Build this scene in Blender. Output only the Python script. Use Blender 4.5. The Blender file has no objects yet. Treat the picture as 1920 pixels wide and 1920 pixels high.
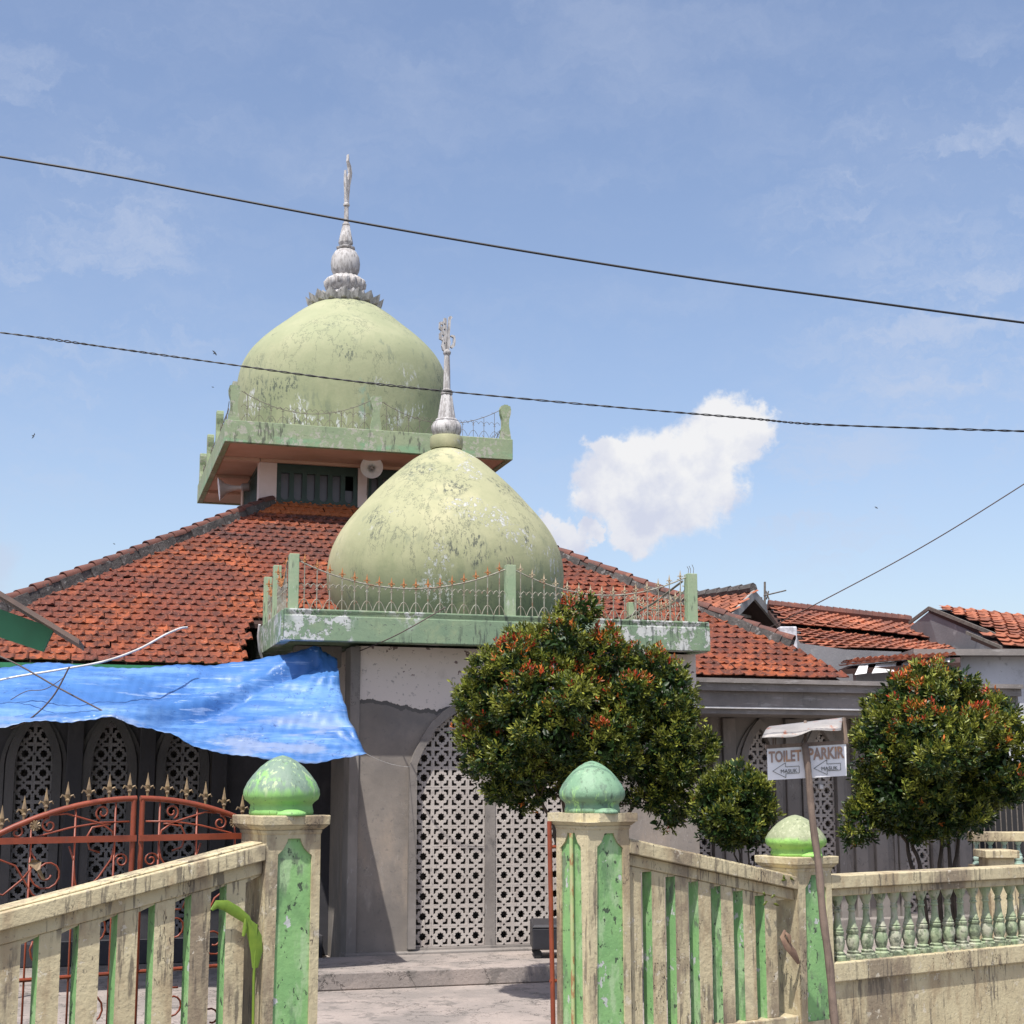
import bpy, math, random
import numpy as np
from mathutils import Vector, Matrix
random.seed(7); rng = np.random.default_rng(11)
R = math.radians
SC = bpy.context.scene
COL = SC.collection

# ------------------------------------------------------------------ camera
F, CX, CY, HZ = 2700.0, 943.0, 1037.0, 1465.0          # photo pixels (1920 square)
PITCH = math.atan((HZ - CY) / F)
CAMZ = 1.85
cp, sp = math.cos(PITCH), math.sin(PITCH)
cam_d = bpy.data.cameras.new("camera"); cam = bpy.data.objects.new("camera", cam_d); COL.objects.link(cam)
cam.location = (0, 0, CAMZ); cam.rotation_euler = (R(90) + PITCH, 0, 0)
cam_d.sensor_width = 36; cam_d.lens = 36 * F / 1920
cam_d.shift_x = (960 - CX) / 1920; cam_d.shift_y = (CY - 960) / 1920
cam_d.clip_start = 0.1; cam_d.clip_end = 3000
SC.camera = cam

# ------------------------------------------------------------------ sun, sky
SUN_EL = R(64); SX, SY = -0.36, -0.93
n_ = math.hypot(SX, SY); SX /= n_; SY /= n_
sunv = Vector((SX * math.cos(SUN_EL), SY * math.cos(SUN_EL), math.sin(SUN_EL)))
sd = bpy.data.lights.new("sun", 'SUN'); sd.energy = 4.6; sd.angle = R(0.53); sd.color = (1.0, 0.955, 0.89)
so = bpy.data.objects.new("sun", sd); COL.objects.link(so); so.location = (-10, -20, 40)
so.rotation_euler = (-sunv).to_track_quat('-Z', 'Y').to_euler()
SC.view_settings.view_transform = 'Standard'; SC.view_settings.look = 'None'
SC.view_settings.exposure = 0.38; SC.view_settings.gamma = 1

def ray(x, y):
    a = (x - CX) / F; b = -(y - CY) / F
    return Vector((a, cp - b * sp, sp + b * cp))
CAM = Vector((0, 0, CAMZ))
def at(x, y, Y):                       # point seen at photo pixel x,y at distance Y ahead
    r = ray(x, y); return CAM + r * (Y / r.y)
def onplane(x, y, nrm, d):
    r = ray(x, y); return CAM + r * ((d - CAM.dot(nrm)) / r.dot(nrm))

world = bpy.data.worlds.new("World"); SC.world = world; world.use_nodes = True
def build_world():
    nt = world.node_tree; N = nt.nodes; L = nt.links; N.clear()
    out = N.new('ShaderNodeOutputWorld'); bg = N.new('ShaderNodeBackground')
    sky = N.new('ShaderNodeTexSky'); sky.sky_type = 'NISHITA'; sky.sun_disc = False
    sky.sun_elevation = SUN_EL; sky.sun_rotation = math.atan2(SX, SY) % (2 * math.pi)
    sky.air_density = 1.0; sky.dust_density = 2.2; sky.ozone_density = 2.0; sky.altitude = 100
    tc = N.new('ShaderNodeTexCoord')
    D = tc.outputs['Generated']
    def vm(op, a, b=None, s=None):
        n = N.new('ShaderNodeVectorMath'); n.operation = op
        for i, q in enumerate((a, b)):
            if q is None: continue
            if isinstance(q, (tuple, Vector)): n.inputs[i].default_value = q
            else: L.new(q, n.inputs[i])
        if s is not None: n.inputs['Scale'].default_value = s
        return n
    def mt(op, a, b=0.0, c=None, clamp=False):
        n = N.new('ShaderNodeMath'); n.operation = op; n.use_clamp = clamp
        for i, q in enumerate((a, b, c)):
            if q is None: continue
            if isinstance(q, (int, float)): n.inputs[i].default_value = q
            else: L.new(q, n.inputs[i])
        return n.outputs[0]
    def noise(vec, sc, det=4, rough=.5):
        n = N.new('ShaderNodeTexNoise'); n.inputs['Scale'].default_value = sc
        n.inputs['Detail'].default_value = det; n.inputs['Roughness'].default_value = rough
        L.new(vec, n.inputs['Vector']); return n
    def mr(v, a, b, c=0.0, d=1.0, smooth=True):
        n = N.new('ShaderNodeMapRange'); n.interpolation_type = 'SMOOTHSTEP' if smooth else 'LINEAR'
        for i, q in enumerate((a, b, c, d)): n.inputs[i + 1].default_value = q
        L.new(v, n.inputs[0]); return n.outputs[0]
    nz = noise(D, 26, 7, .62)
    off = vm('SCALE', vm('SUBTRACT', nz.outputs['Color'], (.5, .5, .5)).outputs[0], s=.052)
    nz2 = noise(D, 90, 4, .6)
    off2 = vm('SCALE', vm('SUBTRACT', nz2.outputs['Color'], (.5, .5, .5)).outputs[0], s=.014)
    Dw = vm('ADD', vm('ADD', D, off.outputs[0]).outputs[0], off2.outputs[0]).outputs[0]
    # the one heap cloud over the roofs, on the right
    blobs = [(1370, 800, 62), (1405, 815, 50), (1330, 850, 72), (1265, 870, 72), (1195, 880, 78), (1160, 850, 40),
             (1140, 930, 60), (1200, 960, 76), (1270, 930, 80), (1330, 905, 68), (1180, 1000, 48), (1055, 1000, 34), (1070, 1020, 26), (1105, 1000, 24)]
    cur = None
    for (x, y, r) in blobs:
        c = ray(x, y).normalized()
        d = vm('DISTANCE', Dw, c).outputs['Value']
        m = mt('MULTIPLY_ADD', d, -1.0 / (r * 1.22 / F), 1.0)
        cur = m if cur is None else mt('MAXIMUM', cur, m)
    cum = mr(cur, 0.0, 0.36)
    # soft whitish cloud low at the left edge
    c = ray(-40, 1060).normalized(); d = vm('DISTANCE', Dw, c).outputs['Value']
    left = mr(d, .035, .012, 0, .5)
    # thin streaky cloud
    def streak(px, py, rad, seed, amt, lo=.46, hi=.78, st=(7, 7, 22)):
        mp = N.new('ShaderNodeMapping'); mp.inputs['Scale'].default_value = st
        mp.inputs['Location'].default_value = (seed, seed * .7, 0); mp.inputs['Rotation'].default_value = (0, R(18), 0)
        L.new(Dw, mp.inputs[0])
        n = noise(mp.outputs[0], 1.6, 6, .65)
        m = mr(n.outputs['Fac'], lo, hi)
        c = ray(px, py).normalized(); d = vm('DISTANCE', D, c).outputs['Value']
        return mt('MULTIPLY', mt('MULTIPLY', m, mr(d, rad, rad * .25)), amt)
    w = streak(1800, 480, .19, 3.1, .75, .40, .80)
    for a in ((130, 420, .19, 9.3, .5), (100, 620, .17, 5.2, .5), (1780, 650, .13, 1.2, .6, .42, .72), (1560, 905, .10, 7.7, .45, .42, .7, (5, 5, 30)),
              (960, 150, .6, 2.6, .30, .40, .8, (3, 3, 9)), (100, 820, .08, 4.4, .3), (300, 120, .2, 6.5, .22)):
        w = mt('MAXIMUM', w, streak(*a))
    skym = N.new('ShaderNodeMix'); skym.data_type = 'RGBA'; skym.blend_type = 'MULTIPLY'; skym.inputs[0].default_value = 1
    L.new(sky.outputs[0], skym.inputs[6]); skym.inputs[7].default_value = (1.12, 1.04, 1.02, 1)
    bulk = noise(vm('ADD', D, (0, 0, .012)).outputs[0], 30, 5, .55)
    sepd = N.new('ShaderNodeSeparateXYZ'); L.new(Dw, sepd.inputs[0])
    zlo, zhi = ray(1200, 1040).normalized().z, ray(1350, 800).normalized().z
    sh = mt('MULTIPLY_ADD', mr(sepd.outputs['Z'], zlo, zhi), .75, mr(bulk.outputs['Fac'], .36, .64, -.25, .55), clamp=True)
    cc = N.new('ShaderNodeMix'); cc.data_type = 'RGBA'; L.new(sh, cc.inputs[0])
    cc.inputs[6].default_value = (3.5, 3.65, 4.3, 1); cc.inputs[7].default_value = (4.9, 4.85, 4.85, 1)
    m1 = N.new('ShaderNodeMix'); m1.data_type = 'RGBA'
    L.new(mt('ADD', w, left, clamp=True), m1.inputs[0]); L.new(skym.outputs[2], m1.inputs[6]); m1.inputs[7].default_value = (3.1, 3.45, 4.25, 1)
    m2 = N.new('ShaderNodeMix'); m2.data_type = 'RGBA'
    L.new(mt('MULTIPLY', cum, .93), m2.inputs[0]); L.new(m1.outputs[2], m2.inputs[6]); L.new(cc.outputs[2], m2.inputs[7])
    L.new(m2.outputs[2], bg.inputs[0]); bg.inputs[1].default_value = 0.145
    L.new(bg.outputs[0], out.inputs[0])
build_world()

# ------------------------------------------------------------------ helpers
def tag(o, label=None, cat=None, group=None, kind=None):
    for k, v in (('label', label), ('category', cat), ('group', group), ('kind', kind)):
        if v: o[k] = v
    return o
WLOC = {}
def empty(name, loc, label, cat, group=None, rz=0.0):
    o = bpy.data.objects.new(name, None); COL.objects.link(o); o.location = loc; o.rotation_euler = (0, 0, rz)
    o.empty_display_size = .2; WLOC[o] = Vector(loc); return tag(o, label, cat, group)

class MB:
    """mesh collector: vertices, faces, a material slot per face"""
    def __init__(s, frame=None): s.v = []; s.f = []; s.m = []; s.fr = frame
    def add(s, vs, fs, mi=0):
        b = len(s.v)
        fr = s.fr
        for p in vs:
            p = Vector(p); s.v.append(fr @ p if fr else p)
        for f in fs: s.f.append(tuple(b + i for i in f)); s.m.append(mi)
        return s
    def box(s, x0, x1, y0, y1, z0, z1, mi=0):
        vs = [(x, y, z) for z in (z0, z1) for (x, y) in ((x0, y0), (x1, y0), (x1, y1), (x0, y1))]
        return s.add(vs, [(0, 3, 2, 1), (4, 5, 6, 7), (0, 1, 5, 4), (1, 2, 6, 5), (2, 3, 7, 6), (3, 0, 4, 7)], mi)
    def hexa(s, p, mi=0):              # 8 points, bottom four then top four
        return s.add(p, [(0, 3, 2, 1), (4, 5, 6, 7), (0, 1, 5, 4), (1, 2, 6, 5), (2, 3, 7, 6), (3, 0, 4, 7)], mi)
    def beam(s, x0, z0a, z1a, x1, z0b, z1b, y0, y1, mi=0):   # along x with sloping top and bottom
        return s.hexa([(x0, y0, z0a), (x1, y0, z0b), (x1, y1, z0b), (x0, y1, z0a), (x0, y0, z1a), (x1, y0, z1b), (x1, y1, z1b), (x0, y1, z1a)], mi)
    def lathe(s, prof, c=(0, 0, 0), n=48, mi=0, flute=None):
        vs = []; fs = []
        for (r, z) in prof:
            for k in range(n):
                a = 2 * math.pi * k / n; rr = r
                if flute: rr = r * (1 + flute[1] * abs(math.sin(flute[0] * a / 2)) - flute[1] * .5)
                vs.append((c[0] + rr * math.cos(a), c[1] + rr * math.sin(a), c[2] + z))
        m = len(prof)
        for i in range(m - 1):
            for k in range(n):
                k2 = (k + 1) % n
                fs.append((i * n + k, i * n + k2, (i + 1) * n + k2, (i + 1) * n + k))
        fs.append(tuple(range(n))[::-1]); fs.append(tuple((m - 1) * n + k for k in range(n)))
        return s.add(vs, fs, mi)
    def tube(s, pts, r, n=6, mi=0, cap=True):
        pts = [Vector(p) for p in pts]; m = len(pts)
        rs = r if isinstance(r, (list, tuple)) else [r] * m
        vs = []; fs = []; up = None
        for i, p in enumerate(pts):
            t = (pts[min(i + 1, m - 1)] - pts[max(i - 1, 0)])
            if t.length < 1e-9: t = Vector((0, 0, 1))
            t.normalize()
            if up is None: up = Vector((0, 0, 1)) if abs(t.z) < .9 else Vector((1, 0, 0))
            a = t.cross(up)
            if a.length < 1e-6: a = t.orthogonal()
            a.normalize(); b = a.cross(t).normalized(); up = b
            for k in range(n):
                an = 2 * math.pi * k / n
                vs.append(p + (a * math.cos(an) + b * math.sin(an)) * rs[i])
        for i in range(m - 1):
            for k in range(n):
                k2 = (k + 1) % n; fs.append((i * n + k, (i + 1) * n + k, (i + 1) * n + k2, i * n + k2))
        if cap: fs.append(tuple(range(n))); fs.append(tuple((m - 1) * n + k for k in range(n))[::-1])
        return s.add(vs, fs, mi)
    def plate(s, poly, holes, fn, depth, mi=0):   # polygon with holes (2D) raised to 3D by fn(x, y, w)
        cu = bpy.data.curves.new('tmp', 'CURVE'); cu.dimensions = '2D'; cu.fill_mode = 'BOTH'; cu.extrude = .5
        for pl in [poly] + list(holes):
            sl = cu.splines.new('POLY'); sl.points.add(len(pl) - 1); sl.use_cyclic_u = True
            for i, q in enumerate(pl): sl.points[i].co = (q[0], q[1], 0, 1)
        o = bpy.data.objects.new('tmp', cu); me = bpy.data.meshes.new_from_object(o)
        vs = [fn(v.co.x, v.co.y, (v.co.z + .5) * depth) for v in me.vertices]
        fs = [tuple(p.vertices) for p in me.polygons]
        bpy.data.objects.remove(o); bpy.data.curves.remove(cu); bpy.data.meshes.remove(me)
        return s.add(vs, fs, mi)
    def build(s, name, mats, parent=None, smooth=False, local=False, bevel=0):
        me = bpy.data.meshes.new(name)
        off = Vector((0, 0, 0)) if (parent is None or local) else WLOC[parent]
        me.from_pydata([tuple(v - off) for v in s.v], [], s.f)
        if not isinstance(mats, (list, tuple)): mats = [mats]
        for m in mats: me.materials.append(m)
        if len(mats) > 1: me.polygons.foreach_set('material_index', s.m)
        if smooth:
            me.polygons.foreach_set('use_smooth', [True] * len(me.polygons))
            if smooth != 'all': me.set_sharp_from_angle(angle=R(38))
        me.update()
        o = bpy.data.objects.new(name, me); COL.objects.link(o)
        if parent: o.parent = parent; WLOC[o] = WLOC[parent].copy()
        else: WLOC[o] = Vector((0, 0, 0))
        if bevel:
            b = o.modifiers.new('bevel', 'BEVEL'); b.width = bevel; b.segments = 2; b.limit_method = 'ANGLE'; b.angle_limit = R(40)
        return o
def link_copy(src, name, parent, wpos=None, rot=None, scale=None):
    c = src.copy(); c.name = name; COL.objects.link(c); c.parent = parent
    WLOC[c] = WLOC[parent].copy()
    if wpos is not None: c.location = Vector(wpos) - WLOC[parent]
    if rot: c.rotation_euler = rot
    if scale: c.scale = scale
    return c
def origin_to_base(o):
    """put a single-mesh thing's origin at the middle of its base"""
    me = o.data; n = len(me.vertices); a = np.empty(n * 3, 'f'); me.vertices.foreach_get('co', a); a = a.reshape(-1, 3)
    c = Vector(((a[:, 0].min() + a[:, 0].max()) / 2, (a[:, 1].min() + a[:, 1].max()) / 2, a[:, 2].min()))
    a -= np.array(c, 'f'); me.vertices.foreach_set('co', a.ravel()); me.update(); o.location = c; return o
def frame_of(th): return Matrix.Rotation(th, 4, 'Z')
PSI = R(16.4); THF = R(33.5)
MF = frame_of(PSI)      # mosque frame: x = along the front, y = inwards
FF = frame_of(THF)      # fence frame
Uv = MF.to_3x3() @ Vector((1, 0, 0)); Vv = MF.to_3x3() @ Vector((0, 1, 0))
Dv = FF.to_3x3() @ Vector((1, 0, 0)); Nv = FF.to_3x3() @ Vector((0, 1, 0))
def mp(x, y, v):                       # photo pixel on the mosque plane v -> frame coords
    p = onplane(x, y, Vv, v); return Vector((p.dot(Uv), v, p.z))
def fp(x, y, n):
    p = onplane(x, y, Nv, n); return Vector((p.dot(Dv), n, p.z))

# ------------------------------------------------------------------ materials
def mat(name, c1, c2=None, nsc=3.0, rough=.8, layers=(), bump=.0, bsc=30, metal=0.0, island=0.0, trans=0.0, spec=.5, bump_stretch=(1, 1, 1)):
    m = bpy.data.materials.new(name); m.use_nodes = True; nt = m.node_tree; N = nt.nodes; L = nt.links
    b = N['Principled BSDF']; b.inputs['Roughness'].default_value = rough; b.inputs['Metallic'].default_value = metal
    b.inputs['Specular IOR Level'].default_value = spec
    geo = N.new('ShaderNodeNewGeometry')
    sep = N.new('ShaderNodeSeparateXYZ'); L.new(geo.outputs['Position'], sep.inputs[0])
    def mapped(sc, loc=(0, 0, 0)):
        mpn = N.new('ShaderNodeMapping'); mpn.inputs['Scale'].default_value = sc if isinstance(sc, tuple) else (sc,) * 3
        mpn.inputs['Location'].default_value = loc
        L.new(geo.outputs['Position'], mpn.inputs[0]); return mpn.outputs[0]
    def noise(sc, det=5, rough=.6, loc=(0, 0, 0)):
        n = N.new('ShaderNodeTexNoise'); n.inputs['Scale'].default_value = 1; n.inputs['Detail'].default_value = det
        n.inputs['Roughness'].default_value = rough; L.new(mapped(sc, loc), n.inputs['Vector']); return n.outputs['Fac']
    def mr(v, a, bb, c=0.0, d=1.0):
        n = N.new('ShaderNodeMapRange'); n.interpolation_type = 'SMOOTHSTEP'
        for i, q in enumerate((a, bb, c, d)): n.inputs[i + 1].default_value = q
        L.new(v, n.inputs[0]); return n.outputs[0]
    def mul(a, bb):
        n = N.new('ShaderNodeMath'); n.operation = 'MULTIPLY'; L.new(a, n.inputs[0])
        if isinstance(bb, float): n.inputs[1].default_value = bb
        else: L.new(bb, n.inputs[1])
        return n.outputs[0]
    def mix(f, a, bb):
        n = N.new('ShaderNodeMix'); n.data_type = 'RGBA'
        if isinstance(f, float): n.inputs[0].default_value = f
        else: L.new(f, n.inputs[0])
        for i, q in ((6, a), (7, bb)):
            if isinstance(q, tuple): n.inputs[i].default_value = (*q[:3], 1)
            else: L.new(q, n.inputs[i])
        return n.outputs[2]
    c2 = c2 or tuple(x * .82 for x in c1)
    cur = mix(mr(noise(nsc, 6, .62), .32, .68), c1, c2)
    if island:
        n = N.new('ShaderNodeHueSaturation'); L.new(cur, n.inputs['Color'])
        mm = N.new('ShaderNodeMapRange'); L.new(geo.outputs['Random Per Island'], mm.inputs[0])
        mm.inputs[3].default_value = 1 - island; mm.inputs[4].default_value = 1 + island; L.new(mm.outputs[0], n.inputs['Value'])
        cur = n.outputs[0]
    height = None
    for i, la in enumerate(layers):
        k = noise(la.get('sc', 4.0), la.get('det', 6), la.get('rg', .65), (i * 3.7 + 1.3 + la.get('seed', 0), i * 1.9, i * 2.3))
        if 'line' in la:
            sb = N.new('ShaderNodeMath'); sb.operation = 'SUBTRACT'; L.new(k, sb.inputs[0]); sb.inputs[1].default_value = .5
            ab = N.new('ShaderNodeMath'); ab.operation = 'ABSOLUTE'; L.new(sb.outputs[0], ab.inputs[0])
            f = mr(ab.outputs[0], la['line'], la['line'] * .4)
        else: f = mr(k, la['lo'], la['hi'])
        if 'm2' in la: f = mul(f, mr(noise(la['m2'][0], 3, .5, (i * 5.1, 2.2, 7 + i + la.get('seed', 0))), la['m2'][1], la['m2'][2]))
        if 'z' in la:
            zz = sep.outputs['Z']
            if la.get('zn'):
                a = N.new('ShaderNodeMath'); a.operation = 'MULTIPLY_ADD'; L.new(noise(la['zn'][0], 5, .65, (4, 9, 1)), a.inputs[0]); a.inputs[1].default_value = la['zn'][1]
                L.new(zz, a.inputs[2]); zz = a.outputs[0]
            f = mul(f, mr(zz, la['z'][0], la['z'][1]))
        if 'isl' in la:
            f = mul(f, mr(geo.outputs['Random Per Island'], la['isl'][0], la['isl'][1]))
        f = mul(f, float(la.get('amt', 1.0)))
        cur = mix(f, cur, la['c'])
        if la.get('h'):
            hh = mul(f, float(la['h']))
            if height is None: height = hh
            else:
                a = N.new('ShaderNodeMath'); a.operation = 'ADD'; L.new(height, a.inputs[0]); L.new(hh, a.inputs[1]); height = a.outputs[0]
    L.new(cur, b.inputs['Base Color'])
    if bump or height is not None:
        bp = N.new('ShaderNodeBump'); bp.inputs['Strength'].default_value = 1.0; bp.inputs['Distance'].default_value = 1.0
        h = mul(noise(tuple(bsc * q for q in bump_stretch), 5, .6, (9, 9, 9)), float(bump))
        if height is not None:
            a = N.new('ShaderNodeMath'); a.operation = 'ADD'; L.new(h, a.inputs[0]); L.new(height, a.inputs[1]); h = a.outputs[0]
        L.new(h, bp.inputs['Height']); L.new(bp.outputs[0], b.inputs['Normal'])
    if trans:
        tr = N.new('ShaderNodeBsdfTranslucent'); L.new(cur, tr.inputs[0]); ms = N.new('ShaderNodeMixShader'); ms.inputs[0].default_value = trans
        L.new(b.outputs[0], ms.inputs[1]); L.new(tr.outputs[0], ms.inputs[2]); L.new(ms.outputs[0], N['Material Output'].inputs[0])
    return m

DK = (.035, .04, .035)
M = {}
M['dome'] = mat('weathered lime dome paint', (.345, .345, .205), (.285, .295, .17), 1.6, .85, layers=[
    dict(sc=(1.3, 1.3, .8), lo=.50, hi=.70, c=(.43, .41, .25), amt=.75),
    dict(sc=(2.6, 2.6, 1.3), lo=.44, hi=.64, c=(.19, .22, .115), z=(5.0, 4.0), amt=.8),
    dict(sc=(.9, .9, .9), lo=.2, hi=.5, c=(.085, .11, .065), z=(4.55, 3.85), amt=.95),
    dict(sc=(7, 7, 2.0), lo=.52, hi=.62, m2=(.9, .46, .60), c=(.15, .175, .12), amt=.6, det=9, rg=.75),
    dict(sc=(22, 22, 8), lo=.52, hi=.56, m2=(1.5, .57, .64), c=(.075, .085, .07), amt=.9, det=9, rg=.75),
    dict(sc=(4.5, 4.5, 1.4), line=.010, lo=0, hi=1, m2=(1.1, .44, .54), c=(.07, .08, .06), amt=.85, det=9, rg=.7),
    dict(sc=(20, 20, 12), lo=.545, hi=.56, m2=(1.6, .55, .62), c=(.44, .45, .43), amt=.95, det=9, rg=.75, h=-.002),
    dict(sc=(12, 12, 1.0), lo=.56, hi=.70, m2=(1.2, .46, .6), z=(4.2, 5.6), c=(.12, .14, .09), amt=.6)], bump=.006, bsc=8)
M['tower_dome'] = mat('weathered pale green dome paint', (.305, .325, .195), (.265, .29, .17), 1.4, .85, layers=[
    dict(sc=(1.3, 1.3, .8), lo=.50, hi=.72, c=(.37, .37, .23), amt=.6),
    dict(sc=(2.2, 2.2, 1.0), lo=.40, hi=.7, c=(.20, .235, .13), z=(8.1, 7.2), amt=.8),
    dict(sc=(7, 7, 2.6), lo=.53, hi=.62, m2=(.8, .47, .58), c=(.16, .19, .13), amt=.6, det=9, rg=.75),
    dict(sc=(20, 20, 9), lo=.53, hi=.56, m2=(1.2, .57, .64), c=(.08, .10, .075), amt=.9, det=9, rg=.75),
    dict(sc=(3.4, 3.4, 1.6), line=.009, lo=0, hi=1, m2=(.9, .46, .56), c=(.10, .115, .08), amt=.8, det=9, rg=.7),
    dict(sc=(3, 3, 1.6), lo=.62, hi=.72, c=(.17, .30, .24), z=(8.2, 7.6), amt=.6),
    dict(sc=(16, 16, 7), lo=.53, hi=.55, m2=(1.2, .55, .61), z=(8.1, 7.8), c=(.55, .57, .55), amt=.95, det=9, rg=.75, h=-.002)], bump=.006, bsc=7)
M['fascia'] = mat('flaking green slab paint', (.20, .275, .17), (.15, .225, .145), 2.2, .85, layers=[
    dict(sc=(3, 3, 3), lo=.5, hi=.7, c=(.29, .33, .19), amt=.7),
    dict(sc=(7, 7, 7), lo=.50, hi=.53, m2=(1.0, .45, .52), c=(.50, .51, .50), det=9, rg=.7, h=-.003, amt=.9),
    dict(sc=(16, 16, 2.2), lo=.52, hi=.62, m2=(1.3, .43, .56), c=(.05, .065, .055), amt=.85),
    dict(sc=(30, 30, 30), lo=.60, hi=.64, c=(.08, .09, .08), amt=.7)], bump=.004, bsc=25)
M['fascia_high'] = mat('worn sage slab paint', (.26, .31, .19), (.21, .275, .165), 2.2, .85, layers=[
    dict(sc=(2, 2, 5), lo=.48, hi=.62, c=(.18, .33, .19), z=(6.64, 6.56), amt=.8),
    dict(sc=(12, 12, 12), lo=.52, hi=.56, m2=(1.2, .45, .53), c=(.36, .35, .30), det=9, rg=.7, amt=.8),
    dict(sc=(14, 14, 3), lo=.54, hi=.62, m2=(1.3, .44, .56), c=(.07, .08, .06), amt=.8),
    dict(sc=(26, 26, 26), lo=.63, hi=.67, c=(.10, .10, .08), amt=.8)], bump=.004, bsc=25)
M['post_green'] = mat('green railing post paint', (.24, .33, .20), (.30, .36, .23), 4, .8, layers=[
    dict(sc=(9, 9, 3), lo=.58, hi=.62, m2=(2, .45, .6), c=(.48, .50, .47), amt=.8),
    dict(sc=(18, 18, 3), lo=.58, hi=.66, c=(.06, .07, .06), amt=.7)], bump=.003)
M['soffit'] = mat('salmon soffit paint', (.52, .34, .26), (.43, .28, .20), 1.5, .85, bump=.002)
M['tower_wall'] = mat('pale pink tower wall', (.62, .52, .50), (.55, .46, .43), 2, .85, bump=.002)
M['shutter'] = mat('dark green shutter paint', (.010, .028, .023), (.016, .042, .033), 3, .5, layers=[dict(sc=(9, 9, 3), lo=.6, hi=.7, c=(.10, .14, .12), amt=.5)])
M['dusty_glass'] = mat('dusty mauve window panel', (.085, .075, .085), (.065, .058, .068), 4, .3)
M['dark'] = mat('dark void', (.02, .02, .022), None, 2, .9)
M['concrete'] = mat('bare cement render', (.24, .218, .20), (.165, .15, .138), 1.1, .88, layers=[
    dict(sc=(2.6, 2.6, 1.2), lo=.50, hi=.70, c=(.29, .26, .235), amt=.8),
    dict(sc=(5, 5, 3), lo=.60, hi=.66, m2=(1, .45, .6), c=(.11, .105, .10), amt=.5),
    dict(sc=(2.2, 2.2, 1.4), line=.004, lo=0, hi=1, m2=(1.1, .48, .54), c=(.07, .065, .06), amt=.8, det=7),
    dict(sc=(26, 26, 5), lo=.60, hi=.64, m2=(1.4, .5, .6), c=(.36, .35, .34), amt=.5)], bump=.006, bsc=9)
M['porch_wall'] = mat('cement render with old cream paint above', (.24, .213, .188), (.165, .148, .133), 1.2, .88, layers=[
    dict(sc=(2.4, 2.4, 1.1), lo=.46, hi=.68, c=(.30, .25, .205), z=(1.9, 1.2), amt=.9),
    dict(sc=(1.6, 1.6, 1.6), lo=.40, hi=.65, c=(.13, .125, .125), z=(1.8, 2.3), amt=.7),
    dict(sc=(1, 1, 1), lo=.0, hi=.01, z=(2.90, 2.91), zn=((1.6, 1.6, .5), .50), c=(.09, .085, .08), amt=.9, h=.001),
    dict(sc=(1, 1, 1), lo=.0, hi=.01, z=(2.95, 2.957), zn=((1.6, 1.6, .5), .50), c=(.62, .55, .50), h=.003),
    dict(sc=(2, 2, 1), lo=.52, hi=.66, z=(2.96, 3.0), c=(.42, .36, .32), amt=.6),
    dict(sc=(7, 7, 7), lo=.63, hi=.64, z=(3.0, 3.03), c=(.13, .08, .08), amt=.9, det=3),
    dict(sc=(3, 3, 1.2), lo=.52, hi=.66, c=(.34, .31, .28), z=(1.7, .6), amt=.5),
    dict(sc=(7, 7, 3), line=.004, lo=0, hi=1, m2=(1.3, .5, .56), z=(2.0, 1.2), c=(.40, .38, .36), amt=.6, det=5),
    dict(sc=(20, 20, 20), lo=.60, hi=.66, c=(.12, .115, .11), amt=.5)], bump=.005, bsc=9)
M['block'] = mat('cast cement breeze block', (.46, .42, .385), (.38, .345, .315), 2.2, .85, layers=[
    dict(sc=(2, 2, 2), lo=.50, hi=.64, c=(.33, .285, .26), amt=.7), dict(sc=(24, 24, 8), lo=.58, hi=.64, c=(.22, .20, .19), amt=.6)], bump=.003, bsc=40)
M['shaded_render'] = mat('render with awning shade painted in', (.045, .043, .05), (.03, .03, .035), 1.2, .85, layers=[dict(sc=(3, 3, 1), lo=.55, hi=.7, c=(.075, .07, .075), amt=.5)], bump=.005, bsc=9)  # left wall: shade under the tarpaulin is put into the colour
M['shaded_frame'] = mat('window surround with shade painted in', (.085, .08, .08), (.06, .058, .06), 2, .85, bump=.004)  # left window frames, colour darkened to carry the awning's shade
M['shaded_block'] = mat('grey breeze block with shade painted in', (.20, .19, .19), (.15, .145, .15), 2.2, .85, bump=.003)  # left grilles: darker copy of the block, tarpaulin shade painted in
M['gutter'] = mat('grey rendered gutter', (.235, .212, .198), (.16, .146, .137), 2.5, .85, layers=[
    dict(sc=(4, 4, 20), lo=.55, hi=.68, c=(.34, .325, .31), amt=.6), dict(sc=(22, 22, 3), lo=.6, hi=.68, c=(.09, .09, .09), amt=.5)], bump=.004)
M['white_edge'] = mat('white painted drip edge', (.72, .71, .70), (.55, .54, .53), 6, .7)
M['tile'] = mat('weathered clay tile', (.29, .080, .032), (.17, .050, .027), 2.4, .92, layers=[
    dict(sc=(.55, .55, .7), lo=.44, hi=.60, c=(.15, .045, .032), amt=.65),
    dict(sc=(1.4, 1.4, 1.4), lo=.46, hi=.60, c=(.11, .042, .032), amt=.55),
    dict(sc=(10, 10, 10), lo=.48, hi=.58, c=(.060, .030, .026), amt=.7),
    dict(sc=(1.3, 1.3, 2.4), lo=.44, hi=.58, c=(.045, .030, .030), z=(4.6, 5.2), amt=.75),
    dict(sc=(1, 1, 1), lo=0., hi=.01, c=(.50, .16, .055), z=(5.62, 5.66), amt=.75),
    dict(sc=(22, 22, 22), lo=.60, hi=.66, c=(.40, .15, .08), amt=.5),
    dict(sc=(38, 38, 38), lo=.64, hi=.67, c=(.38, .32, .28), amt=.6)], bump=.004, bsc=50, island=.33, spec=.25)
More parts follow.
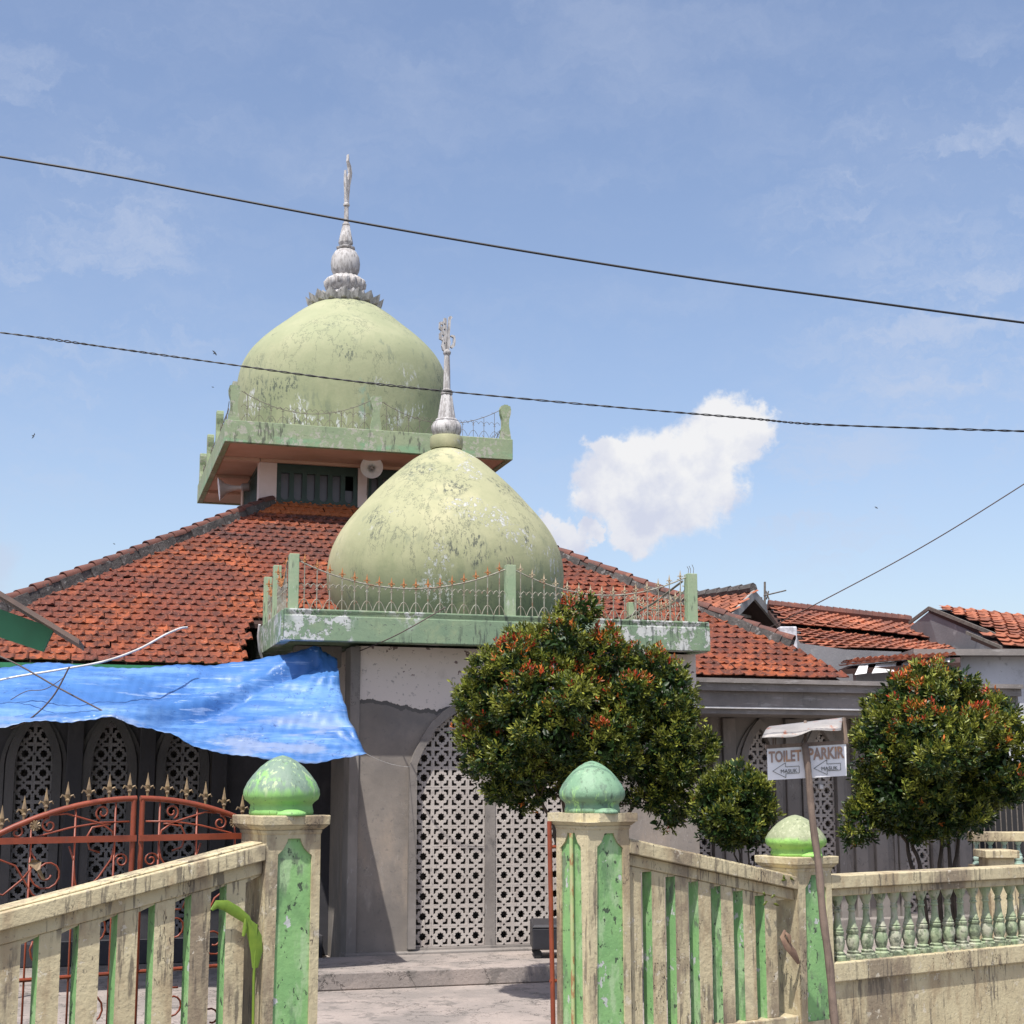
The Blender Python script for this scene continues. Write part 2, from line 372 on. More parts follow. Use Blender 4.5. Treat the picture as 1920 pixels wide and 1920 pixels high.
M['far_tile'] = mat('orange clay tile of neighbours', (.34, .115, .055), (.22, .073, .04), 1.2, .85, layers=[
    dict(sc=(1.0, 1.0, 1.0), lo=.46, hi=.62, c=(.13, .05, .035), amt=.6),
    dict(sc=(3, 3, 3), lo=.52, hi=.66, c=(.14, .06, .045), amt=.6)], bump=.003, bsc=30, island=.35)
M['ridge'] = mat('dark brown ridge tile', (.15, .055, .038), (.095, .042, .034), 3, .8, layers=[
    dict(sc=(8, 8, 8), lo=.55, hi=.66, c=(.05, .04, .038), amt=.7), dict(sc=(3, 3, 3), lo=.62, hi=.7, c=(.28, .12, .07), amt=.7)], bump=.004)
M['mortar'] = mat('blackened ridge mortar', (.10, .09, .085), (.05, .047, .045), 6, .95, layers=[dict(sc=(14, 14, 14), lo=.58, hi=.64, c=(.26, .25, .24), amt=.6)], bump=.015, bsc=18)
M['underlay'] = mat('roof underlay', (.05, .025, .02), None, 3, .95)
M['whitewash'] = mat('flaking white finial paint', (.52, .51, .50), (.40, .39, .385), 4, .8, layers=[
    dict(sc=(22, 22, 5), lo=.46, hi=.56, c=(.24, .225, .215), amt=.75), dict(sc=(40, 40, 9), lo=.55, hi=.66, c=(.10, .095, .09), amt=.7)], bump=.003, bsc=60)
M['iron'] = mat('old pale iron bars', (.30, .30, .25), (.20, .17, .12), 20, .65, layers=[dict(sc=(12, 12, 12), lo=.55, hi=.65, c=(.20, .09, .04), amt=.8)])
M['iron_dark'] = mat('old dark iron bars', (.16, .14, .12), (.10, .085, .07), 20, .7)
M['rust'] = mat('rust orange spearhead', (.42, .17, .05), (.30, .13, .05), 30, .7)
M['spear'] = mat('pale worn spearhead', (.42, .36, .25), (.30, .22, .13), 30, .6)
M['cream'] = mat('dirty cream fence paint on concrete', (.54, .475, .30), (.45, .385, .24), 2.6, .85, layers=[
    dict(sc=(5, 5, 1.6), lo=.48, hi=.64, c=(.33, .25, .15), amt=.75),
    dict(sc=(2.0, 2.0, .8), lo=.50, hi=.62, c=(.20, .155, .11), amt=.8),
    dict(sc=(30, 30, 3), lo=.52, hi=.60, m2=(2.2, .44, .56), c=(.10, .085, .065), amt=.75),
    dict(sc=(14, 14, 14), lo=.60, hi=.62, m2=(3, .46, .54), c=(.58, .53, .42), amt=.7, h=-.001),
    dict(sc=(5, 5, 1.4), line=.0045, lo=0, hi=1, m2=(1.8, .52, .57), c=(.06, .045, .035), amt=.9, det=4, h=-.003),
    dict(sc=(40, 40, 40), lo=.62, hi=.65, c=(.10, .09, .07), amt=.6)], bump=.006, bsc=30)
M['green'] = mat('blotchy faded green fence paint', (.235, .44, .165), (.185, .37, .14), 3.5, .8, layers=[
    dict(sc=(6, 6, 2.5), lo=.50, hi=.62, c=(.36, .50, .28), amt=.75),
    dict(sc=(5, 5, 2), lo=.55, hi=.66, c=(.10, .20, .09), amt=.75),
    dict(sc=(11, 11, 5), lo=.53, hi=.60, m2=(2.4, .5, .6), c=(.13, .16, .11), amt=.8),
    dict(sc=(20, 20, 14), lo=.61, hi=.63, c=(.04, .055, .04), amt=.9, h=-.002),
    dict(sc=(9, 9, 7), lo=.635, hi=.645, c=(.50, .50, .50), amt=.9, h=-.001)], bump=.004, bsc=30)
M['pillar_dome'] = mat('green onion cap with grey weathering', (.20, .42, .13), (.25, .50, .15), 6, .6, layers=[
    dict(sc=(11, 11, 4), lo=.34, hi=.46, zn=((16, 16, 4), .14), z=(1.83, 1.89), c=(.16, .225, .18), amt=.95),
    dict(sc=(34, 34, 5), lo=.56, hi=.62, zn=((16, 16, 4), .12), z=(1.80, 1.87), c=(.42, .55, .28), amt=.7),
    dict(sc=(50, 50, 6), lo=.60, hi=.66, c=(.07, .10, .06), amt=.8)], bump=.004, bsc=30, bump_stretch=(1, 1, .3))
M['pillar_dome_teal'] = mat('weathered green onion cap', (.15, .28, .165), (.19, .32, .20), 5, .6, layers=[
    dict(sc=(9, 9, 3), lo=.55, hi=.70, c=(.42, .58, .36), amt=.7),
    dict(sc=(16, 16, 6), lo=.56, hi=.64, z=(1.84, 1.74), c=(.36, .62, .22), amt=.9),
    dict(sc=(14, 14, 5), lo=.52, hi=.62, c=(.10, .15, .11), amt=.7), dict(sc=(30, 30, 8), lo=.58, hi=.64, c=(.06, .09, .06), amt=.7)], bump=.004, bsc=30)
M['pillar_dome_moss'] = mat('mossy onion cap', (.30, .56, .13), (.22, .44, .10), 6, .6, layers=[
    dict(sc=(5, 5, 5), lo=.2, hi=.3, zn=((16, 16, 8), .08), z=(1.44, 1.48), c=(.26, .28, .17), amt=.95),
    dict(sc=(40, 40, 14), lo=.5, hi=.62, z=(1.40, 1.46), c=(.44, .46, .30), amt=.6),
    dict(sc=(40, 40, 9), lo=.60, hi=.66, c=(.07, .09, .05), amt=.8)], bump=.006, bsc=40)
M['baluster'] = mat('mossy pale green baluster', (.33, .38, .24), (.22, .29, .17), 9, .8, layers=[
    dict(sc=(8, 8, 5), lo=.46, hi=.58, c=(.40, .39, .31), amt=.8),
    dict(sc=(14, 14, 14), lo=.5, hi=.58, c=(.07, .085, .06), amt=.75, z=(.78, .66)),
    dict(sc=(20, 20, 10), lo=.52, hi=.64, c=(.08, .11, .06), amt=.8), dict(sc=(24, 24, 9), lo=.62, hi=.68, c=(.50, .52, .38), amt=.6)], bump=.006, bsc=40)
M['baluster_teal'] = mat('pale turquoise baluster', (.38, .50, .44), (.28, .40, .34), 9, .75)
M['gate_red'] = mat('red oxide gate paint', (.25, .052, .022), (.18, .038, .018), 8, .45, layers=[dict(sc=(20, 20, 20), lo=.62, hi=.7, c=(.16, .06, .04), amt=.7)])
M['gold'] = mat('dull gold gate spear', (.27, .19, .10), (.17, .12, .075), 30, .55, metal=.2)
M['tarp'] = mat('blue plastic tarpaulin', (.055, .165, .41), (.040, .130, .36), .9, .45, layers=[
    dict(sc=(.5, .8, 5), lo=.44, hi=.62, c=(.15, .30, .58), amt=.75, det=8, rg=.7),
    dict(sc=(1.2, 1.8, 22), lo=.55, hi=.62, m2=(.9, .46, .6), c=(.36, .47, .68), amt=.55, det=9, rg=.7),
    dict(sc=(1.2, 1.2, 5), lo=.50, hi=.62, c=(.27, .31, .40), amt=.6, z=(2.65, 2.3)),
    dict(sc=(11, 11, 14), lo=.60, hi=.62, m2=(1.3, .56, .62), c=(.45, .54, .70), amt=.5),
    dict(sc=(1.5, 1.5, 3.2), line=.005, lo=0, hi=1, m2=(1.5, .46, .54), c=(.02, .06, .20), amt=.7, det=4)], bump=.006, bsc=5, bump_stretch=(1, 1, 3.2))
M['white_metal'] = mat('white plastic horn', (.80, .79, .79), (.70, .68, .68), 6, .4)
M['horn_grey'] = mat('grey horn core', (.30, .28, .28), None, 6, .4)
M['cable'] = mat('black cable', (.012, .012, .014), None, 8, .5)
M['cable_brown'] = mat('brown thin cable', (.10, .07, .06), None, 8, .6)
M['pvc'] = mat('white plastic pipe', (.66, .65, .63), (.50, .48, .45), 9, .4)
M['wood'] = mat('grey brown old timber', (.21, .155, .12), (.13, .095, .075), 8, .85, layers=[dict(sc=(50, 50, 3), lo=.55, hi=.65, c=(.07, .05, .04), amt=.6)], bump=.004, bsc=40, bump_stretch=(1, 1, .1))
M['board'] = mat('white sign board', (.80, .80, .80), (.72, .72, .73), 4, .5, layers=[dict(sc=(9, 9, 3), lo=.62, hi=.70, c=(.55, .53, .50), amt=.3)])
M['letter'] = mat('faded rusty sign lettering', (.40, .24, .16), (.28, .22, .20), 16, .7, layers=[dict(sc=(20, 20, 10), lo=.5, hi=.6, c=(.55, .30, .16), amt=.7)])
M['ink'] = mat('dark sign line', (.10, .11, .10), None, 9, .7)
M['zinc'] = mat('bent zinc sheet', (.33, .31, .29), (.25, .235, .22), 6, .6, metal=.2, layers=[dict(sc=(14, 14, 14), lo=.56, hi=.60, m2=(5, .5, .56), c=(.30, .10, .05), amt=.9)], bump=.003)
M['case'] = mat('black equipment case', (.028, .028, .034), (.02, .02, .025), 4, .4)
M['rubber'] = mat('black rubber', (.02, .02, .02), None, 4, .7)
M['kiosk_green'] = mat('green painted board', (.03, .20, .09), (.025, .16, .07), 3, .5)
M['kiosk_edge'] = mat('brown timber eave edge', (.16, .11, .09), (.11, .08, .07), 6, .7)
M['kiosk_dark'] = mat('dark kiosk underside', (.06, .05, .045), None, 6, .8)
M['house_wall'] = mat('grey neighbour wall', (.20, .20, .21), (.14, .14, .15), .8, .9, layers=[dict(sc=(2, 2, 2), lo=.55, hi=.65, c=(.34, .34, .34), amt=.5)], bump=.004)
M['house_white'] = mat('dirty whitewashed wall', (.55, .56, .60), (.42, .43, .46), 1.2, .9, layers=[dict(sc=(3, 3, 3), lo=.55, hi=.66, c=(.22, .22, .24), amt=.7), dict(sc=(20, 20, 20), lo=.62, hi=.66, c=(.15, .15, .15), amt=.5)])
M['plank'] = mat('pale eave plank', (.34, .33, .31), (.22, .21, .20), 4, .8)
M['ground'] = mat('dusty ground', (.22, .19, .16), (.17, .15, .13), .7, .95, layers=[dict(sc=(3, 3, 3), lo=.5, hi=.7, c=(.27, .235, .20), amt=.6)], bump=.01, bsc=12)
M['paving'] = mat('worn concrete paving', (.34, .29, .26), (.25, .22, .20), 1.3, .9, layers=[dict(sc=(1.1, 1.1, 1.1), lo=.46, hi=.60, c=(.20, .18, .165), amt=.7), dict(sc=(5, 5, 5), lo=.55, hi=.62, c=(.13, .12, .11), amt=.6), dict(sc=(1.2, 1.2, 1.2), line=.004, lo=0, hi=1, c=(.05, .045, .04), amt=.9, det=7, h=-.003), dict(sc=(40, 40, 40), lo=.62, hi=.64, c=(.10, .085, .07), amt=.7)], bump=.006)
M['asphalt'] = mat('grey asphalt', (.055, .054, .052), (.04, .04, .04), 2, .9, bump=.006, bsc=60)
M['bark'] = mat('dark shrub bark', (.05, .036, .026), (.08, .06, .045), 14, .9, bump=.004, bsc=60)
def leafmat(name, c1, c2, rough=.42, tr=.26): return mat(name, c1, c2, 5, rough, island=.5, trans=tr, spec=.4)
M['leaf_dark'] = leafmat('dark glossy leaf', (.030, .062, .014), (.018, .040, .010))
M['leaf_mid'] = leafmat('olive green leaf', (.135, .150, .022), (.085, .112, .016))
M['leaf_light'] = leafmat('young yellow green leaf', (.25, .26, .04), (.18, .21, .03))
M['leaf_red'] = leafmat('red young shoot leaf', (.46, .055, .022), (.36, .04, .02), .45, .3)
M['leaf_orange'] = leafmat('orange young shoot leaf', (.52, .15, .025), (.40, .11, .02), .45, .3)
M['banana'] = mat('fresh banana leaf', (.26, .38, .05), (.18, .30, .04), 8, .4, trans=.35)
M['dry_leaf'] = mat('dry brown leaf', (.26, .17, .11), (.17, .10, .07), 12, .8)
M['bird'] = mat('dark bird feathers', (.03, .03, .03), None, 12, .8)

# ------------------------------------------------------------------ ground
def sheet(name, mt, x0, x1, y0, y1, z, frame=None, th=.0):
    mb = MB(frame); mb.add([(x0, y0, z), (x1, y0, z), (x1, y1, z), (x0, y1, z)], [(0, 1, 2, 3)])
    return tag(mb.build(name, mt), kind='structure')
GZ = -0.15
sheet('ground', M['ground'], -900, 900, -300, 1500, GZ - .008)
sheet('courtyard', M['paving'], -8, 16, 7.94, 40, GZ - .004, FF)
sheet('road', M['asphalt'], -60, 60, -4, 5.6, GZ - .004, FF)
mb = MB(FF); mb.box(-60, 60, 5.6, 5.72, GZ - .05, GZ + .0); mb.box(-60, 60, 5.72, 7.6, GZ - .05, GZ - .001); tag(mb.build('pavement', M['paving']), kind='structure')

# ------------------------------------------------------------------ tiles
def tile_mesh(rows, w, ln, mats, name, parent, step=.015, pans=None, jitter=1.0):
    """rows: list of (origin, across, along) frames for single clay tiles; writes ONE mesh"""
    prof = pans or [(0, .005), (.10, .0), (.64, .0), (.74, .006), (.80, .014), (.88, .0185), (.96, .014), (1.03, .002)]
    P = np.array(prof); k = len(P); T = .013
    n = len(rows)
    base = []
    for (t, zt) in ((0.0, step), (1.0, 0.0)):       # lower end is lifted on the row below
        for (a, h) in P: base.append((a * w, t * ln, h * w / .143 + zt))
    for (a, h) in P: base.append((a * w, 0.004, max(h * .25, .0) * w / .143 + step - T))
    base = np.array(base); kv = len(base)
    faces = []
    for i in range(k - 1):
        faces.append((i, i + 1, k + i + 1, k + i)); faces.append((2 * k + i, 2 * k + i + 1, i + 1, i))
    faces = np.array(faces)
    V = np.empty((n, kv, 3)); 
    for q, (o, a, l, nn) in enumerate(rows):
        j = rng.normal(0, 1, 4) * jitter * (3.2 if rng.random() < .03 else 1.15)
        b = base + np.array([j[0] * .004, j[1] * .006, 0])
        z = b[:, 2] + max(j[2], -.5) * .003
        V[q] = o + b[:, :1] * a + (b[:, 1:2]) * l + z[:, None] * nn + (b[:, :1] / w - .5) * nn * j[3] * .004
    off = np.array(WLOC[parent]) if parent else 0
    V = V.reshape(-1, 3) - off
    Fc = (faces[None] + (np.arange(n) * kv)[:, None, None]).reshape(-1, 4)
    me = bpy.data.meshes.new(name); me.vertices.add(len(V)); me.vertices.foreach_set('co', V.ravel())
    me.loops.add(Fc.size); me.loops.foreach_set('vertex_index', Fc.ravel().astype('i'))
    me.polygons.add(len(Fc)); me.polygons.foreach_set('loop_start', np.arange(0, Fc.size, 4, dtype='i'))
    me.polygons.foreach_set('loop_total', np.full(len(Fc), 4, 'i')); me.materials.append(mats); me.update(calc_edges=True)
    me.polygons.foreach_set('use_smooth', np.ones(len(Fc), bool)); me.set_sharp_from_angle(angle=R(34))
    o = bpy.data.objects.new(name, me); COL.objects.link(o)
    if parent: o.parent = parent; WLOC[o] = WLOC[parent].copy()
    else: WLOC[o] = Vector((0, 0, 0))
    return o
def tile_rows(O, A, B, ok, pw, pl, ncol, nrow, start=0):
    """O origin, A unit across, B vector up the slope (unit)"""
    O = np.array(O); A = np.array(A); B = np.array(B); nn = np.cross(A, B); nn /= np.linalg.norm(nn)
    if nn[2] < 0: nn = -nn
    out = []
    for r in range(nrow):
        for c in range(-1, ncol + 1):
            a = (c + (.5 if r % 2 else 0)) * pw; b = r * pl + start
            if ok(a, b): out.append((O + A * a + B * b, A, B, nn))
    return out

# ------------------------------------------------------------------ mosque
MC = MF @ Vector((3.9, 17.2, GZ))
mosque = empty('mosque', MC, 'grey rendered mosque with two pale green onion domes over a red tiled hip roof', 'mosque')
U0, U1, V0 = -1.95, 9.75, 16.2        # eave line, hip corners
VT = 20.75; KS = .6; ZE = 3.13
WV = 17.2                              # main wall plane
def MBm(): return MB(MF)
slo = math.sqrt(1 + KS * KS)
Bn = Vv / slo + Vector((0, 0, KS / slo))
O0 = MF @ Vector((U0, V0, ZE))
PW, PL = .1425, .157
def cut_front(a, b):
    u = U0 + a; v = V0 + b / slo
    if v > VT + .05: return False
    if u < U0 + (v - V0) - .02 or u > min(U1 - (v - V0), 9.27 - .5 * (v - V0)): return False
    if u > 1.66 + .20 * (v - V0) and u < 7.0 and v < 17.22: return False
    return True
rows = tile_rows(O0, Uv, Bn, cut_front, PW, PL, 84, 36)
roof = tile_mesh(rows, PW, PL * 1.22, M['tile'], 'roof', mosque)
# side and back slopes
half = (U1 - U0) / 2
def side(Oc, A, ncol, nm):
    B = (Vector((0, 0, 1)).cross(A)); B = Vector((B.x, B.y, 0)).normalized()
    Bs = B / slo + Vector((0, 0, KS / slo))
    L_ = 2 * half
    a0 = 1.1 if nm == 'roof' and A.y > 0 else 0
    rows = tile_rows(Oc, A, Bs, lambda a, b: a > a0 and (a > b / slo + .04) and (a < L_ - b / slo - PW - .05) and b / slo < 4.6, PW, PL, ncol, 35)
    return tile_mesh(rows, PW, PL * 1.22, M['tile'], nm, mosque)
side(MF @ Vector((U1, V0, ZE)), Vv, 83, 'roof')
side(MF @ Vector((U0, V0 + 2 * half, ZE)), -Vv, 83, 'roof')
# underlay sheets (thick boards under the tiles)
ul = MBm(); e = .03
TU0, TU1, TV1 = U0 + (VT - V0), U1 - (VT - V0), V0 + 2 * half - (VT - V0)
def quad(mb, p): 
    lo = [(x, y, z - .05) for x, y, z in p]; mb.hexa(lo + list(p)) if len(p) == 4 else None
zt = ZE + KS * (VT - V0)
def zr(v): return ZE + KS * (v - V0) - e
quad(ul, [(U0 + .03, V0 + .03, zr(V0)), (1.70, V0 + .03, zr(V0)), (1.90, 17.2, zr(17.2)), (U0 + 1.0, 17.2, zr(17.2))])
quad(ul, [(7.0, V0 + .03, zr(V0)), (9.22, V0 + .03, zr(V0)), (U1 - 1.02, 17.2, zr(17.2)), (7.0, 17.2, zr(17.2))])
quad(ul, [(U0 + 1.0, 17.2, zr(17.2)), (2.5, 17.2, zr(17.2)), (2.5, 19.2, zr(19.2)), (U0 + 3.0, 19.2, zr(19.2))])
quad(ul, [(2.5, 17.2, zr(17.2)), (U1 - 1.0, 17.2, zr(17.2)), (U1 - 3.0, 19.2, zr(19.2)), (2.5, 19.2, zr(19.2))])
quad(ul, [(U0 + 3.0, 19.2, zr(19.2)), (U1 - 3.0, 19.2, zr(19.2)), (TU1, VT, zr(VT)), (TU0, VT, zr(VT))])
VB = V0 + 2 * half
quad(ul, [(U1 - 1.0, 17.2, zr(17.2)), (U1 - .03, VB, ZE - e), (TU1, TV1, zt - e), (TU1, VT, zt - e)])
quad(ul, [(U0 + .03, VB, ZE - e), (U0 + .03, V0, ZE - e), (TU0, VT, zt - e), (TU0, TV1, zt - e)])
quad(ul, [(U1, VB, ZE - e), (U0, VB, ZE - e), (TU0, TV1, zt - e), (TU1, TV1, zt - e)])
ul.build('roof_boarding', M['underlay'], roof)
# hip ridges: mortar bed with half-round caps
def hip(p0, p1, parent, n, r=.085, mbed=.075):
    p0 = Vector(p0); p1 = Vector(p1); d = (p1 - p0).normalized(); L_ = (p1 - p0).length
    s = d.cross(Vector((0, 0, 1))).normalized(); up = s.cross(d).normalized()
    bed = MB(MF); k = 40
    for i in range(k):
        a0 = p0 + d * L_ * i / k; a1 = p0 + d * L_ * (i + 1.0) / k
        w0 = mbed + random.uniform(-.012, .02); h = .075 + random.uniform(-.008, .008)
        bed.hexa([a0 - s * w0 * 1.5 - up * .10, a1 - s * w0 * 1.5 - up * .10, a1 + s * w0 * 1.5 - up * .10, a0 + s * w0 * 1.5 - up * .10,
                  a0 - s * w0 + up * h, a1 - s * w0 + up * h, a1 + s * w0 + up * h, a0 + s * w0 + up * h])
    bed.build('ridge_mortar', M['mortar'], parent)
    caps = MB(MF); step = L_ / n
    for i in range(n):
        a = p0 + d * step * i + up * (.055 + random.uniform(-.006, .006)); b = a + d * step * 1.10
        m = 9; vs = []
        for q, (c, rr, lift) in enumerate(((a, r * 1.10, .012), (b, r * .92, -.004))):
            for j in range(m):
                an = math.pi * j / (m - 1)
                vs.append(c + s * math.cos(an) * rr + up * (math.sin(an) * rr + lift))
            for j in range(m):
                an = math.pi * j / (m - 1)
                vs.append(c + s * math.cos(an) * (rr - .015) + up * (math.sin(an) * (rr - .015) + lift))
        fs = []
        for j in range(m - 1):
            fs.append((j, j + 1, 2 * m + j + 1, 2 * m + j)); fs.append((m + j + 1, m + j, 3 * m + j, 3 * m + j + 1))
            fs.append((j + 1, j, m + j, m + j + 1)); fs.append((2 * m + j, 2 * m + j + 1, 3 * m + j + 1, 3 * m + j))
        caps.add(vs, fs)
    return caps.build('ridge_tiles', M['ridge'], parent, smooth=True)
hip((U0 - .08, V0 - .08, ZE + .0), (TU0, VT, zt + .0), mosque, 28, .064, .062)
hip((U1 - .80, V0 + .80, ZE + .48), (TU1, VT, zt + .0), mosque, 23, .064, .062)
hip((U0, VB, ZE), (TU0, TV1, zt), mosque, 16)
hip((U1, VB, ZE), (TU1, TV1, zt), mosque, 16)
# gutters / cornice
UR = 11.8
for (a, b) in ((U0 - .3, 1.72), (7.02, UR)):
    g = MBm()
    g.box(a, b, V0 - .10, V0 + .30, ZE - .09, ZE - .035)       # top lip
    g.box(a, b, V0 - .05, V0 + .30, ZE - .185, ZE - .092)
    g.box(a, b, V0 + .03, V0 + .30, ZE - .375, ZE - .187)
    g.box(a, b, V0 + .06, WV + .1, ZE - .46, ZE - .40)
    gg = g.build('gutter', M['gutter'] if a > 5 else M['kiosk_green'], mosque)
    d = MBm(); d.box(a, b, V0 + .015, V0 + .2, ZE - .397, ZE - .378); d.build('drip_edge', M['white_edge'], gg)
f = MBm(); f.box(U1 + .3, UR, V0 + .3, 24, ZE - .2, ZE - .05); f.build('flat_roof', M['gutter'], mosque)

# pointed arch outlines
def arch_pts(c, hw, z0, zs, rise, ogee=False, n=10):
    L_ = [(-1.0, 0.0), (-.935, .18), (-.845, .36), (-.745, .52), (-.60, .66), (-.44, .76), (-.25, .86), (0, 1.0)] if not ogee else \
         [(-1.0, 0), (-.96, .18), (-.86, .37), (-.70, .56), (-.50, .73), (-.27, .87), (0, 1.0)]
    pts = [(c - hw, z0)] + [(c + hw * x, zs + rise * y) for x, y in L_] + [(c - hw * x, zs + rise * y) for x, y in L_[-2::-1]] + [(c + hw, z0)]
    return pts
def arch_frame(c, hw, w, z0, zs, rise, v0, v1, parent, m, ogee):
    o = arch_pts(c, hw + w, z0, zs, rise + w * 1.35, ogee); i = arch_pts(c, hw, z0, zs, rise, ogee)
    poly = o + i[::-1]; mb = MBm()
    mb.plate(poly, [], lambda x, y, q: (x, v0 + q, y), v1 - v0)
    return mb.build('arch_frame', m, parent, bevel=.006)
# breeze block grille: one block outline pierced by star, corner angles and edge diamonds
BW, BH = .2, .2145
def star(cx, cy, r1, r2, n=8):
    return [(cx + (r1 if i % 2 == 0 else r2) * math.cos(math.pi * i / n + math.pi / 8 * 0), cy + (r1 if i % 2 == 0 else r2) * math.sin(math.pi * i / n)) for i in range(2 * n)]
def block_shape():
    g = BW; d = .0165
    sh = lambda p: (p[0], p[1] * BH / BW)
    out = [(0, 0), (g / 2 - d, 0), (g / 2, d), (g / 2 + d, 0), (g, 0), (g, g / 2 - d), (g - d, g / 2), (g, g / 2 + d), (g, g), (g / 2 + d, g), (g / 2, g - d), (g / 2 - d, g), (0, g), (0, g / 2 + d), (d, g / 2), (0, g / 2 - d)]
    holes = [star(g / 2, g / 2, .046, .034)]
    a, b, t = .019, .078, .024            # corner angle
    for sx in (1, -1):
        for sy in (1, -1):
            L_ = [(a, a), (b, a), (b - .006, a + t), (a + t + .010, a + t), (a + t, a + t + .010), (a + t, b - .006), (a, b)]
            hole = [((x if sx > 0 else g - x), (y if sy > 0 else g - y)) for x, y in L_]
            holes.append(hole)
    return [sh(p) for p in out], [[sh(p) for p in h] for h in holes]
BO, BHo = block_shape()
tmpb = MB(); tmpb.plate(BO, BHo, lambda x, y, q: (x, q, y), .045)
def grille(cells, v, parent, name='lattice', m='block'):
    mb = MBm()
    for (u, z) in cells:
        j = random.uniform(-.0015, .0015)
        mb.add([(p.x + u + j, p.y + v + random.choice((0, .0)) + j, p.z + z) for p in tmpb.v], tmpb.f)
    return mb.build(name, M[m], parent)

# porch block
PU0, PU1, PV = 2.93, 7.0, 15.7
AC = 4.49; AHW = .87
ZS, RISE = 2.02, .80
pw = MBm()
pw.plate([(PU0, GZ), (PU1, GZ), (PU1, 3.33), (PU0, 3.33)], [arch_pts(AC, AHW, .03, ZS, RISE)], lambda x, y, q: (x, PV + q, y), .15)
pw.box(PU0, PU0 + .15, PV + .152, WV, GZ, 3.33); pw.box(PU1 - .15, PU1, PV + .152, WV + .1, GZ, 3.33)
porch = pw.build('porch_wall', M['porch_wall'], mosque)
arch_frame(AC, AHW, .085, .06, ZS, RISE, PV - .06, PV + .11, porch, M['concrete'], False)
pl = MBm(); pl.box(PU0 - .065, PU0 + .045, PV - .035, PV - .001, GZ, 3.32); pl.box(PU0 - .065, PU0 - .001, PV, PV + .3, GZ, 3.32); pl.build('corner_pilaster', M['concrete'], porch, bevel=.01)
cells = []
for c in range(4):
    for r in range(13):
        cells.append((AC - .062 - (4 - c) * BW - .002, .065 + r * BH)); cells.append((AC + .062 + c * BW, .065 + r * BH))
grille(cells, PV + .06, porch)
mu = MBm(); mu.box(AC - .06, AC + .06, PV + .045, PV + .14, .05, 2.9); mu.box(AC - AHW - .05, AC + AHW + .05, PV + .03, PV + .06, .02, .062); mu.build('mullion', M['concrete'], porch, bevel=.004)
pf = MBm(); pf.box(PU0 - .09, PU1 + .1, PV - .10, PV + .14, GZ, .035); pf.build('plinth', M['concrete'], mosque, bevel=.01)
pf = MBm(); pf.box(PU0 - .6, PU1 + .4, 14.3, PV - .102, GZ, .01); pf.build('terrace', M['paving'], mosque, bevel=.01)
ci = MBm(); ci.box(PU0 + .16, PU1 - .16, 16.95, 17.02, GZ, 3.3); ci.build('inner_wall', M['concrete'], mosque)

# main wall with pointed windows
wins_l = [-2.09, -1.27, -.44, .385, 1.2]; wins_r = [7.66, 8.54, 9.43, 10.82]
mw = MBm(); WH = .2; WZ0 = .12
hl = [arch_pts(c, WH, WZ0, 2.02, .52, True) for c in wins_l]; hr = [arch_pts(c, WH, WZ0, 2.05, .50, True) for c in wins_r]
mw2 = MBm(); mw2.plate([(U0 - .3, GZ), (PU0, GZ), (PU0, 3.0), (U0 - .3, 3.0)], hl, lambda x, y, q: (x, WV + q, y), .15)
wall_l = mw2.build('wall', M['shaded_render'], mosque)
mw.plate([(PU1, GZ), (11.65, GZ), (11.65, 3.0), (PU1, 3.0)], hr, lambda x, y, q: (x, WV + q, y), .15)
wall = mw.build('wall', M['concrete'], mosque)
for bx, nm in (((U0 - .3, 11.65, 27.6, 27.75), 'wall'), ((U0 - .3, U0 - .15, WV + .152, 27.6), 'wall'), ((11.5, 11.65, WV + .152, 27.6), 'wall'), ((U0, PU0, 18.4, 18.5), 'inner_wall'), ((PU1, 11.49, 18.4, 18.5), 'inner_wall')):
    back = MBm(); back.box(*bx, GZ, 3.0); back.build(nm, M['concrete'], mosque)
for c in wins_l + wins_r:
    lf_ = c < 2; win = arch_frame(c, WH, .10, .06, 2.03, .50, WV - .05, WV + .05, mosque, M['shaded_frame' if lf_ else 'concrete'], True); win.name = 'window'
    arch_frame(c, WH + .115, .045, .06, 2.05, .56, WV - .025, WV + .0, win, M['shaded_frame' if lf_ else 'concrete'], True)
    grille([(c - BW + k * BW, WZ0 + r * BH) for k in (0, 1) for r in range(12)], WV + .05, win, m='shaded_block' if lf_ else 'block')
for u in (.0, .80, 1.62, 2.42, 8.09, 8.98, 9.95, 10.25, 11.25, 11.5):
    p = MBm(); p.box(u - .09, u + .09, WV - .07, WV - .001, GZ, 2.66); p.build('pilaster', M['shaded_render' if u < 3 else 'concrete'], wall_l if u < 3 else wall, bevel=.012)
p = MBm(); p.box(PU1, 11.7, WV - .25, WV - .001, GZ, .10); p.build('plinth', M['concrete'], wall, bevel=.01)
p = MBm(); p.box(U0, PU0 - .1, WV - .25, WV - .001, GZ, .10); p.build('plinth', M['shaded_render'], wall_l, bevel=.01)

